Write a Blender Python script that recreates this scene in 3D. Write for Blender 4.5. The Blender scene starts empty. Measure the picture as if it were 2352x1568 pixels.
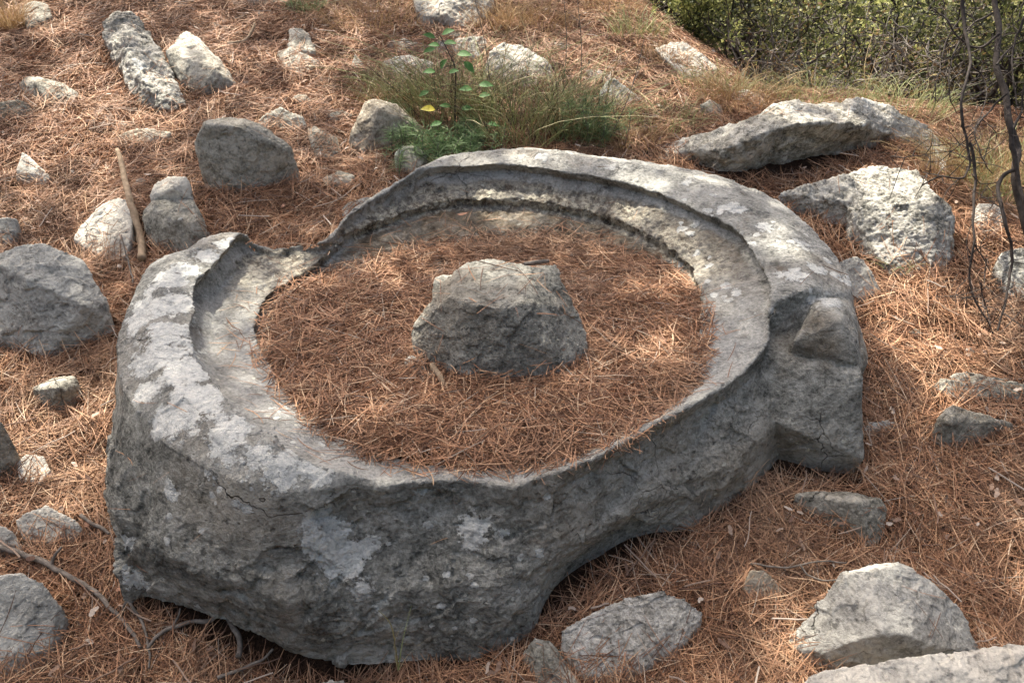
import bpy, bmesh, math, random
import numpy as np
from mathutils import Vector
from mathutils.bvhtree import BVHTree
random.seed(7); rng = np.random.default_rng(7)
S = bpy.context.scene
COL = S.collection
R = math.radians
# ------------------------------------------------------------------ camera
PITCH = 33.0; CAM = np.array([0.0, -1.73, 1.5]); FPX = 1700.0   # working grid 2352 x 1568
cd = bpy.data.cameras.new('camera'); cam = bpy.data.objects.new('camera', cd); COL.objects.link(cam)
cd.sensor_width = 36; cd.lens = 36*FPX/2352; cd.clip_end = 500; cd.clip_start = .02
cam.location = CAM.tolist(); cam.rotation_euler = (R(90-PITCH), 0, 0)
S.camera = cam
# ------------------------------------------------------------------ light
SUN_EL, SUN_AZ = 60.0, -30.0           # azimuth measured from +Y, negative = to the left
SUN = np.array([math.sin(R(SUN_AZ))*math.cos(R(SUN_EL)), math.cos(R(SUN_AZ))*math.cos(R(SUN_EL)), math.sin(R(SUN_EL))])
w = bpy.data.worlds.new('World'); S.world = w; w.use_nodes = True
wn = w.node_tree.nodes; wl = w.node_tree.links
sky = wn.new('ShaderNodeTexSky'); sky.sky_type = 'NISHITA'; sky.sun_disc = False
sky.sun_elevation = R(SUN_EL); sky.sun_rotation = R(SUN_AZ); sky.dust_density = 9; sky.ozone_density = 0; sky.air_density = .8
wl.new(sky.outputs[0], wn['Background'].inputs[0]); wn['Background'].inputs[1].default_value = 0.15
sd = bpy.data.lights.new('sun', 'SUN'); sd.energy = 4.5; sd.angle = R(0.5); sd.color = (1, .93, .82)
so = bpy.data.objects.new('sun', sd); COL.objects.link(so)
so.rotation_euler = Vector(SUN).to_track_quat('Z', 'Y').to_euler()
S.view_settings.view_transform = 'Standard'; S.view_settings.look = 'None'
S.view_settings.gamma = 1; S.view_settings.exposure = 1.5

# ------------------------------------------------------------------ projection helpers
cp, sp = math.cos(R(PITCH)), math.sin(R(PITCH))
def ray(u, v):
    a = (u-1176)/FPX; b = -(v-784)/FPX
    return np.array([a, cp + b*sp, -sp + b*cp])
def proj(P):
    d = P - CAM; dep = d[..., 1]*cp - d[..., 2]*sp; up = d[..., 1]*sp + d[..., 2]*cp
    return 1176 + FPX*d[..., 0]/dep, 784 - FPX*up/dep, dep
# ------------------------------------------------------------------ noise
def _h(ix, iy, iz, s):
    h = (ix.astype(np.int64)*374761393 + iy.astype(np.int64)*668265263 + iz.astype(np.int64)*2147483647 + s*1274126177) & 0xffffffff
    h = ((h ^ (h >> 13))*1274126177) & 0xffffffff
    h = ((h ^ (h >> 16))*2246822519) & 0xffffffff
    return (h ^ (h >> 15)) & 0xffff
_G = np.random.default_rng(3).normal(size=(65536, 3)); _G /= np.linalg.norm(_G, axis=1)[:, None]
def perlin(p, seed=0):
    i = np.floor(p).astype(np.int64); f = p - i; u = f*f*f*(f*(f*6-15)+10)
    r = 0
    for dx in (0, 1):
        wx = u[:, 0] if dx else 1-u[:, 0]
        for dy in (0, 1):
            wy = u[:, 1] if dy else 1-u[:, 1]
            for dz in (0, 1):
                wz = u[:, 2] if dz else 1-u[:, 2]
                g = _G[_h(i[:, 0]+dx, i[:, 1]+dy, i[:, 2]+dz, seed)]
                r = r + wx*wy*wz*((f[:, 0]-dx)*g[:, 0] + (f[:, 1]-dy)*g[:, 1] + (f[:, 2]-dz)*g[:, 2])
    return r*1.5
def fbm(p, scale, octs=4, seed=0, gain=.5, ridged=False):
    r = 0; a = 1; t = 0; q = p*scale
    for o in range(octs):
        n = perlin(q + o*17.3, seed+o)
        if ridged: n = .6 - 2*np.abs(n)
        r = r + a*n; t += a; a *= gain; q = q*2.03
    return r/t
def facet(p, scale, seed=0, step=.35, grad=.9, warp=.25):
    # broken-stone relief: every cell is a tilted plane of its own, meeting its neighbours in a crisp step
    q = p*scale; q = q + warp*np.stack([perlin(q*1.7+9*k, seed+k) for k in range(3)], 1)
    i = np.floor(q).astype(np.int64); best = np.full(len(q), 9.); out = np.zeros(len(q))
    for dx in (-1, 0, 1):
        for dy in (-1, 0, 1):
            for dz in (-1, 0, 1):
                c = i + np.array([dx, dy, dz]); h = _h(c[:, 0], c[:, 1], c[:, 2], seed+50); g = _G[h]; off = .5+.45*_G[(h*7+13) & 0xffff]
                d = q-(c+off); dd = (d*d).sum(1); m = dd < best
                best = np.where(m, dd, best); val = step*_G[(h*3+5) & 0xffff][:, 0] + grad*(d*g).sum(1); out = np.where(m, val, out)
    return out
def v3(x, y, z=0): 
    x = np.atleast_1d(np.asarray(x, float)); return np.stack([x, np.broadcast_to(y, x.shape), np.broadcast_to(z, x.shape)], 1)
# ------------------------------------------------------------------ ground height
def sstep(a, b, x):
    t = np.clip((x-a)/(b-a), 0, 1); return t*t*(3-2*t)
def gsm(x, y):
    x = np.asarray(x, float); y = np.asarray(y, float)
    z = .105 + .27*y
    d = np.minimum((x-1.21)*.88 + (y-1.68)*.475 + .04, (x-1.7)*.2 + (y-1.74)*.98)      # past the brow the hillside falls away
    d = d - .05
    z = z - .62*(np.sqrt(d*d+.05)+d)/2*sstep(-.3, .3, d)
    z = np.where(y > 7, z - .16*(y-7), z)
    z = z - .10*np.exp(-(((x+.45)/.5)**2 + ((y+.72)/.22)**2))      # hollow under the front of the basin
    return z
def gfull(x, y):
    sh = np.shape(x); x = np.ravel(x).astype(float); y = np.ravel(y).astype(float)
    p = v3(x, y, 0)
    z = gsm(x, y) + .035*fbm(p, 2.2, 3, 11) + .022*fbm(p, 8, 3, 12)
    return z.reshape(sh)
def hit_ground(u, v, off=0.):
    d = ray(u, v); t0, t1 = .3, 25.
    ts = np.linspace(t0, t1, 2500); P = CAM + ts[:, None]*d
    s = P[:, 2] - gsm(P[:, 0], P[:, 1]) - off
    k = np.argmax(s < 0)
    if s[k] >= 0: k = len(ts)-1
    a, b = ts[max(k-1, 0)], ts[k]
    for _ in range(25):
        m = (a+b)/2; q = CAM + m*d
        if q[2] - float(gsm(q[0], q[1])) - off < 0: b = m
        else: a = m
    return CAM + b*d
def at_y(u, v, y):
    d = ray(u, v); return CAM + d*((y-CAM[1])/d[1])
def at_plane(u, v, z0, k):      # z = z0 + k*y
    d = ray(u, v); t = (z0 + k*CAM[1] - CAM[2])/(d[2]-k*d[1]); return CAM + t*d
def pfoot(u, v, vb):
    F = hit_ground(u, vb); return at_y(u, v, F[1])

# ------------------------------------------------------------------ mesh helpers
def tag(o, label=None, cat=None, group=None, kind=None):
    if label: o['label'] = label
    if cat: o['category'] = cat
    if group: o['group'] = group
    if kind: o['kind'] = kind
    return o
def mesh_np(name, verts, faces, mats, parent=None, smooth=False, mi=None, origin=None):
    verts = np.asarray(verts, np.float32); n = len(verts)
    if origin is not None: verts = verts - np.asarray(origin, np.float32)
    faces = np.asarray(faces, np.int32); m, k = faces.shape
    me = bpy.data.meshes.new(name)
    me.vertices.add(n); me.vertices.foreach_set('co', verts.ravel())
    me.loops.add(m*k); me.loops.foreach_set('vertex_index', faces.ravel())
    me.polygons.add(m); me.polygons.foreach_set('loop_start', np.arange(0, m*k, k, dtype=np.int32))
    me.polygons.foreach_set('loop_total', np.full(m, k, np.int32))
    if not isinstance(mats, (list, tuple)): mats = [mats]
    for x in mats: me.materials.append(x)
    if mi is not None: me.polygons.foreach_set('material_index', np.asarray(mi, np.int32))
    me.polygons.foreach_set('use_smooth', np.full(m, smooth, bool))
    me.update(calc_edges=True); me.validate()
    o = bpy.data.objects.new(name, me); COL.objects.link(o)
    if origin is not None and parent is None: o.location = [float(c) for c in origin]
    if parent is not None: o.parent = parent
    return o
def empty(name, loc):
    o = bpy.data.objects.new(name, None); o.empty_display_size = .1; COL.objects.link(o); o.location = [float(c) for c in loc]; return o
def ribbons(P, W, roll=None, up=None):
    """P n,k,3  W n,k -> flat strips; side vector across the strip, rolled at random"""
    n, k, _ = P.shape
    T = np.gradient(P, axis=1); T /= np.linalg.norm(T, axis=2, keepdims=True)+1e-9
    z = np.array([0, 0, 1.]) if up is None else up
    side = np.cross(T, z); side /= np.linalg.norm(side, axis=2, keepdims=True)+1e-6
    if roll is not None:
        b = np.cross(side, T); side = side*np.cos(roll)[:, None, None] + b*np.sin(roll)[:, None, None]
    A = P - side*W[..., None]/2; B = P + side*W[..., None]/2
    V = np.stack([A, B], 2).reshape(-1, 3)
    base = (np.arange(n)*k*2)[:, None] + (np.arange(k-1)*2)[None, :]
    F = np.stack([base, base+1, base+3, base+2], -1).reshape(-1, 4)
    return V, F
def tubes(P, Rr, s=5):
    n, k, _ = P.shape
    T = np.gradient(P, axis=1); T /= np.linalg.norm(T, axis=2, keepdims=True)+1e-9
    ref = np.where(np.abs(T[:, :1, 2:3]) > .9, np.array([1., 0, 0]), np.array([0, 0, 1.]))
    a = np.cross(T, ref); a /= np.linalg.norm(a, axis=2, keepdims=True)+1e-9; b = np.cross(T, a)
    an = np.arange(s)*2*np.pi/s
    V = P[:, :, None, :] + Rr[:, :, None, None]*(a[:, :, None, :]*np.cos(an)[:, None] + b[:, :, None, :]*np.sin(an)[:, None])
    V = V.reshape(-1, 3)
    i = np.arange(n)[:, None, None]*k*s + np.arange(k-1)[None, :, None]*s
    j = np.arange(s)[None, None, :]; j2 = (j+1) % s
    F = np.stack([i+j, i+j2, i+s+j2, i+s+j], -1).reshape(-1, 4)
    return V, F
def join(parts):
    V, F, off = [], [], 0
    for v, f in parts: V.append(v); F.append(f+off); off += len(v)
    return np.concatenate(V), np.concatenate(F)
def resample(pts, k):
    pts = np.asarray(pts, float); n = len(pts)
    t = np.linspace(0, n-1, k); i = np.clip(np.floor(t).astype(int), 0, n-2); f = (t-i)[:, None]
    p0 = pts[np.clip(i-1, 0, n-1)]; p1 = pts[i]; p2 = pts[i+1]; p3 = pts[np.clip(i+2, 0, n-1)]
    return .5*((2*p1)+(-p0+p2)*f+(2*p0-5*p1+4*p2-p3)*f**2+(-p0+3*p1-3*p2+p3)*f**3)
def hull_bm(bm, pts):
    vs = [bm.verts.new(p) for p in pts]
    r = bmesh.ops.convex_hull(bm, input=vs)
    dead = [g for g in r['geom_interior'] if isinstance(g, bmesh.types.BMVert)] + [g for g in r['geom_unused'] if isinstance(g, bmesh.types.BMVert)]
    bmesh.ops.delete(bm, geom=list(set(dead)), context='VERTS')
def chip(pts, n, size, rg, lo=.04, hi=.10):
    # knock n corners off a convex lump
    bm = bmesh.new(); hull_bm(bm, [Vector(p) for p in pts]); c = Vector(np.mean(pts, 0))
    for _ in range(n):
        vs = list(bm.verts)
        if len(vs) < 5: break
        zmin = min(v.co.z for v in vs); vs = [v for v in vs if v.co.z > zmin+size*.08] or vs
        v = vs[rg.integers(len(vs))]; nr = (v.co-c).normalized()+Vector(rg.normal(0, .33, 3)); nr.z += .1; nr.normalize()
        top = max(q.co.dot(nr) for q in bm.verts); off = top - size*rg.uniform(lo, hi)*.6
        g = bm.verts[:]+bm.edges[:]+bm.faces[:]
        bmesh.ops.bisect_plane(bm, geom=g, plane_co=nr*off, plane_no=nr, clear_outer=True)
        P = [q.co.copy() for q in bm.verts]
        if len(P) < 5: break
        bm.free(); bm = bmesh.new(); hull_bm(bm, P)
    P = [q.co.copy() for q in bm.verts]; bm.free(); return P
def remesh(me, voxel):
    o = bpy.data.objects.new('tmp', me); COL.objects.link(o)
    m = o.modifiers.new('r', 'REMESH'); m.mode = 'VOXEL'; m.voxel_size = voxel; m.adaptivity = 0
    dg = bpy.context.evaluated_depsgraph_get(); dg.update()
    e = o.evaluated_get(dg); em = e.to_mesh()
    n = len(em.vertices); co = np.empty(n*3, np.float32); em.vertices.foreach_get('co', co); co = co.reshape(-1, 3).astype(float)
    F = np.array([p.vertices[:] for p in em.polygons if len(p.vertices) == 4], np.int32)
    e.to_mesh_clear(); bpy.data.objects.remove(o); 
    return co, F
def vnormals(co, F):
    fn = np.cross(co[F[:, 2]]-co[F[:, 0]], co[F[:, 3]]-co[F[:, 1]])
    N = np.zeros_like(co)
    for k in range(4):
        for c in range(3): N[:, c] += np.bincount(F[:, k], fn[:, c], len(co))
    return N/(np.linalg.norm(N, axis=1, keepdims=True)+1e-12)
def lsmooth(co, F, it=1, lam=.5):
    e = np.concatenate([F[:, [0, 1]], F[:, [1, 2]], F[:, [2, 3]], F[:, [3, 0]]])
    n = len(co); cnt = np.bincount(e[:, 0], minlength=n) + np.bincount(e[:, 1], minlength=n)
    for _ in range(it):
        a = np.zeros_like(co)
        for c in range(3): a[:, c] = np.bincount(e[:, 0], co[e[:, 1], c], n) + np.bincount(e[:, 1], co[e[:, 0], c], n)
        co = co + lam*(a/np.maximum(cnt, 1)[:, None]-co)
    return co
def set_attr(o, name, val):
    at = o.data.attributes.new(name, 'FLOAT', 'POINT'); at.data.foreach_set('value', np.asarray(val, np.float32))

# ------------------------------------------------------------------ materials
class NT:
    def __init__(s, name, rough=.9, spec=.2):
        s.m = bpy.data.materials.new(name); s.m.use_nodes = True; s.t = s.m.node_tree
        s.b = s.t.nodes['Principled BSDF']; s.b.inputs['Roughness'].default_value = rough
        s.b.inputs['Specular IOR Level'].default_value = spec
        s.geo = s.t.nodes.new('ShaderNodeNewGeometry'); s.pos = s.geo.outputs['Position']
    def L(s, a, b): s.t.links.new(a, b)
    def noise(s, scale, detail=6, rough=.6, dist=0, vec=None, lac=2.):
        n = s.t.nodes.new('ShaderNodeTexNoise'); n.inputs['Scale'].default_value = scale; n.inputs['Detail'].default_value = detail
        n.inputs['Roughness'].default_value = rough; n.inputs['Distortion'].default_value = dist; n.inputs['Lacunarity'].default_value = lac
        s.L(vec or s.pos, n.inputs['Vector']); return n.outputs['Fac']
    def vor(s, scale, feat='F1', vec=None, rand=1, out='Distance'):
        n = s.t.nodes.new('ShaderNodeTexVoronoi'); n.feature = feat; n.inputs['Scale'].default_value = scale; n.inputs['Randomness'].default_value = rand
        s.L(vec or s.pos, n.inputs['Vector']); return n.outputs[out]
    def warp(s, scale, amt, vec=None):
        n = s.t.nodes.new('ShaderNodeTexNoise'); n.inputs['Scale'].default_value = scale; n.inputs['Detail'].default_value = 4
        s.L(vec or s.pos, n.inputs['Vector'])
        a = s.t.nodes.new('ShaderNodeVectorMath'); a.operation = 'MULTIPLY_ADD'; s.L(n.outputs['Color'], a.inputs[0]); a.inputs[1].default_value = (amt,)*3; s.L(vec or s.pos, a.inputs[2])
        return a.outputs[0]
    def ramp(s, fac, stops, interp='LINEAR'):
        n = s.t.nodes.new('ShaderNodeValToRGB'); n.color_ramp.interpolation = interp; e = n.color_ramp.elements
        while len(e) > 2: e.remove(e[-1])
        for i, (p, c) in enumerate(stops):
            if i > 1: e.new(p)
            e[i].position = p; e[i].color = (*c, 1) if len(c) == 3 else c
        s.L(fac, n.inputs[0]); return n.outputs[0]
    def map(s, v, a, b, c=0., d=1.):
        n = s.t.nodes.new('ShaderNodeMapRange'); n.inputs[1].default_value = a; n.inputs[2].default_value = b; n.inputs[3].default_value = c; n.inputs[4].default_value = d
        s.L(v, n.inputs[0]); return n.outputs[0]
    def math(s, op, a, b=None, c=None):
        n = s.t.nodes.new('ShaderNodeMath'); n.operation = op
        for i, x in enumerate((a, b, c)):
            if x is None: continue
            if isinstance(x, (int, float)): n.inputs[i].default_value = x
            else: s.L(x, n.inputs[i])
        return n.outputs[0]
    def mix(s, f, a, b, mode='MIX'):
        n = s.t.nodes.new('ShaderNodeMix'); n.data_type = 'RGBA'; n.blend_type = mode
        for i, x in ((0, f), (6, a), (7, b)):
            if isinstance(x, (int, float)): n.inputs[i].default_value = x
            elif isinstance(x, tuple): n.inputs[i].default_value = (*x, 1)
            else: s.L(x, n.inputs[i])
        return n.outputs[2]
    def attr(s, name):
        n = s.t.nodes.new('ShaderNodeAttribute'); n.attribute_name = name; return n.outputs['Fac']
    def bump(s, h, strength, dist):
        n = s.t.nodes.new('ShaderNodeBump'); n.inputs['Strength'].default_value = strength; n.inputs['Distance'].default_value = dist
        s.L(h, n.inputs['Height']); s.L(n.outputs[0], s.b.inputs['Normal'])
    def color(s, c): s.L(c, s.b.inputs['Base Color'])

def rock_mat(name, dark, mid, light, lichen=.0, speck=0., bumpd=.006, streak=(1, 1, 1), basin=False, tan=.3, scale=1.):
    n = NT(name, .92, .15)
    vec = n.pos
    if streak != (1, 1, 1):
        m = n.t.nodes.new('ShaderNodeMapping'); m.inputs['Scale'].default_value = streak; n.L(n.pos, m.inputs[0]); vec = m.outputs[0]
    big = n.noise(3.5*scale, 8, .62, 0, vec); med = n.noise(19*scale, 9, .72, 0, vec); fine = n.noise(110, 5, .7)
    f = n.math('ADD', n.math('MULTIPLY', big, .36), n.math('ADD', n.math('MULTIPLY', med, .50), n.math('MULTIPLY', fine, .36)))
    c = n.ramp(f, [(.485, dark), (.58, mid), (.675, light)])
    t = n.map(n.noise(2.3*scale, 5, .6), .5, .72); c = n.mix(n.math('MULTIPLY', t, tan), c, (.30, .22, .135), 'MIX')
    # fine dark pits and hairline cracks
    pits = n.map(n.noise(48*scale, 4, .55, 0, vec), .60, .70); c = n.mix(n.math('MULTIPLY', pits, .55), c, tuple(x*.35 for x in dark))
    wv = n.warp(7, .16); cr = n.map(n.vor(3.2*scale, 'DISTANCE_TO_EDGE', wv), .0, .0045, 1, 0)
    cm = n.map(n.noise(1.9, 2), .58, .63); cr = n.math('MULTIPLY', cr, cm); c = n.mix(n.math('MULTIPLY', cr, .8), c, (.02, .02, .018))
    h = n.math('ADD', n.math('MULTIPLY', med, .8), n.math('MULTIPLY', fine, .55)); h = n.math('SUBTRACT', h, n.math('MULTIPLY', pits, .25)); h = n.math('SUBTRACT', h, n.math('MULTIPLY', cr, .8))
    lw = n.warp(22, .05)
    ln = n.noise(9, 8, .62, .15)
    if basin:
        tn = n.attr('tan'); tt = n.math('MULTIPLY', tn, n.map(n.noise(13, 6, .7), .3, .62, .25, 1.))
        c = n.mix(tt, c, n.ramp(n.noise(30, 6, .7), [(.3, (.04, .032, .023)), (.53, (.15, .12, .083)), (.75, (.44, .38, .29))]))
        cu = n.attr('crust'); c = n.mix(n.math('MULTIPLY', cu, n.map(n.noise(46, 6, .75), .46, .56, 0, .9)), c, (.52, .48, .37))
        pl = n.attr('pale'); c = n.mix(n.math('MULTIPLY', pl, n.map(med, .35, .6, .35, .95)), c, n.ramp(fine, [(.35, (.26, .265, .255)), (.65, (.48, .475, .44))]))
        ru = n.map(n.noise(4.6, 6, .7, .4), .60, .72); c = n.mix(n.math('MULTIPLY', ru, .5), c, (.16, .095, .045))
        a = n.attr('lichen'); lm = n.math('ADD', a, n.math('MULTIPLY', n.math('SUBTRACT', n.noise(19, 12, .78), .5), 3.0))
        lm = n.map(lm, .50, .525)
    else:
        lm = n.map(ln, .74-lichen*.30, .78-lichen*.30) if lichen > 0 else None
    if lm is not None:
        lc = n.ramp(n.noise(60, 6, .7), [(.33, (.36, .37, .35)), (.48, (.60, .61, .575)), (.68, (.76, .745, .67))])
        c = n.mix(n.math('MULTIPLY', lm, .93), c, lc); h = n.math('ADD', h, n.math('MULTIPLY', lm, .25))
    if speck > 0:
        sv = n.vor(26, 'F1', lw); sm = n.map(sv, .12, .17, 1, 0); sm = n.math('MULTIPLY', sm, n.map(n.noise(3.1, 3), .60-speck*.12, .64-speck*.1))
        c = n.mix(n.math('MULTIPLY', sm, .85), c, (.55, .54, .46))
    n.color(c); n.bump(h, 1.0, bumpd*1.5)
    return n.m
M = {}
M['basin'] = rock_mat('grey_limestone_basin', (.075, .076, .068), (.24, .238, .208), (.43, .425, .38), basin=True, speck=.6, bumpd=.011, tan=.38)
M['grey'] = rock_mat('grey_limestone', (.10, .096, .08), (.27, .26, .215), (.46, .44, .375), lichen=.25)
M['dark'] = rock_mat('dark_limestone', (.075, .072, .058), (.215, .205, .168), (.40, .38, .32), lichen=.1)
M['pale'] = rock_mat('pale_limestone', (.2, .19, .165), (.40, .38, .33), (.58, .55, .47), lichen=0, tan=.25, bumpd=.004)
M['karst'] = rock_mat('pitted_limestone', (.06, .058, .05), (.31, .30, .255), (.62, .60, .53), lichen=.5, bumpd=.012, scale=1.5, tan=.2)
M['blue'] = rock_mat('bluish_limestone', (.14, .138, .125), (.32, .315, .28), (.50, .49, .435), lichen=.2, tan=.12)
M['speckled'] = rock_mat('speckled_marble', (.16, .155, .135), (.38, .365, .32), (.62, .60, .54), lichen=.3, scale=2.2, tan=.15)
M['tan'] = rock_mat('brown_stained_limestone', (.10, .085, .065), (.27, .235, .18), (.46, .42, .34), lichen=.1, tan=.6)
M['core'] = rock_mat('dark_rough_stone', (.09, .09, .078), (.25, .245, .21), (.46, .445, .38), bumpd=.014, scale=1.7, tan=.45)

def island_mat(name, stops, rough=.7, trans=0., noise=None):
    n = NT(name, rough, .25)
    rp = n.geo.outputs['Random Per Island']
    c = n.ramp(rp, stops)
    if noise:
        c = n.mix(n.map(n.noise(noise, 4, .6), .35, .65, 0, .7), c, tuple(x*.55 for x in stops[0][1]))
    n.color(c)
    if trans:
        tr = n.t.nodes.new('ShaderNodeBsdfTranslucent'); n.L(c, tr.inputs[0]); mx = n.t.nodes.new('ShaderNodeMixShader'); mx.inputs[0].default_value = trans
        n.L(n.b.outputs[0], mx.inputs[1]); n.L(tr.outputs[0], mx.inputs[2]); n.L(mx.outputs[0], n.t.nodes['Material Output'].inputs[0])
    return n.m
def needle_mat(name, stops, rough, trans):
    n = NT(name, rough, .25); c = n.ramp(n.geo.outputs['Random Per Island'], stops)
    c = n.mix(n.map(n.noise(1.9, 4, .6), .48, .66, 0, .32), c, (.27, .20, .14)); c = n.mix(n.map(n.noise(4.3, 4, .6), .55, .70, 0, .45), c, (.14, .065, .035))
    n.color(c); return n.m
M['needle'] = needle_mat('dry_pine_needles', [(0, (.11, .058, .036)), (.25, (.18, .092, .052)), (.55, (.35, .182, .100)), (.82, (.45, .265, .150)), (.95, (.54, .38, .24)), (1, (.34, .30, .25))], .6, .04)
M['litterbits'] = island_mat('twig_and_bark_bits', [(0, (.12, .07, .05)), (.5, (.26, .18, .13)), (1, (.42, .36, .30))], .85, 0)
M['twigbark'] = island_mat('grey_twig_bark', [(0, (.10, .085, .07)), (.5, (.19, .165, .14)), (1, (.30, .27, .235))], .85, 0, 60)
M['darkbark'] = island_mat('dark_twig_bark', [(0, (.03, .025, .022)), (.5, (.065, .053, .045)), (1, (.13, .11, .095))], .85, 0, 60)
M['wood'] = island_mat('weathered_wood', [(0, (.26, .18, .11)), (1, (.42, .33, .23))], .85, 0, 45)
M['strand'] = island_mat('green_broom_stems', [(0, (.20, .15, .08)), (.25, (.27, .26, .11)), (.55, (.27, .34, .14)), (.85, (.42, .42, .22)), (1, (.58, .50, .33))], .7, .2)
M['strand_green'] = island_mat('fresh_green_needles', [(0, (.09, .15, .06)), (.5, (.16, .25, .11)), (1, (.29, .38, .19))], .6, .25)
M['strand_dry'] = island_mat('dry_grass_blades', [(0, (.22, .13, .06)), (.5, (.36, .24, .12)), (1, (.52, .40, .23))], .7, .25)
M['leaf'] = island_mat('shrub_leaves', [(0, (.022, .028, .012)), (.4, (.07, .08, .03)), (.75, (.16, .17, .06)), (1, (.32, .29, .12))], .55, .35)
M['leafy'] = island_mat('yellow_green_leaves', [(0, (.04, .055, .018)), (.5, (.19, .21, .07)), (1, (.48, .48, .18))], .5, .45)
M['leafdry'] = island_mat('brown_shrub_leaves', [(0, (.08, .05, .03)), (.5, (.18, .11, .055)), (1, (.26, .20, .08))], .7, .3)
M['sapleaf'] = island_mat('sapling_leaves', [(0, (.035, .10, .025)), (1, (.09, .20, .05))], .6, .25)
M['crown'] = island_mat('pine_foliage', [(0, (.03, .05, .015)), (1, (.07, .11, .03))], .7, .15)
M['bark'] = island_mat('pine_bark', [(0, (.10, .07, .05)), (1, (.14, .10, .075))], .95, 0, 12)
n = NT('forest_floor', .95, .1)
wv = n.warp(5, .3); a = n.noise(70, 6, .75, 2.5, wv); b = n.noise(2.2, 5, .6)
c = n.ramp(a, [(.35, (.014, .009, .006)), (.5, (.05, .029, .018)), (.68, (.16, .09, .055))])
c = n.mix(n.map(b, .55, .7, 0, .35), c, (.12, .10, .075)); n.color(c); n.bump(a, 1, .02); M['soil'] = n.m

# ------------------------------------------------------------------ the ground
def build_ground():
    def axis(a, b, lo, hi, fine, far):
        c = [np.arange(a, b, fine)]
        x = b; s = fine
        while x < hi: c.append([x]); s *= 1.12; x += s
        x = a-fine; s = fine; l = []
        while x > lo: l.append(x); s *= 1.12; x -= s
        return np.concatenate([np.array(l[::-1]), np.concatenate([np.atleast_1d(q) for q in c])])
    X = axis(-2.6, 2.8, -60, 60, .02, 1); Y = axis(-1.4, 4, -30, 70, .02, 1)
    gx, gy = np.meshgrid(X, Y); nx, ny = len(X), len(Y)
    z = gfull(gx, gy)
    V = np.stack([gx, gy, z], -1).reshape(-1, 3)
    i = np.arange(ny-1)[:, None]*nx + np.arange(nx-1)[None, :]
    F = np.stack([i, i+1, i+nx+1, i+nx], -1).reshape(-1, 4)
    o = mesh_np('ground', V, F, M['soil'], smooth=True); o['kind'] = 'structure'
    return V, F
GV, GF = build_ground()

SURF = []        # (verts, faces) of solids for the height map
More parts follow.
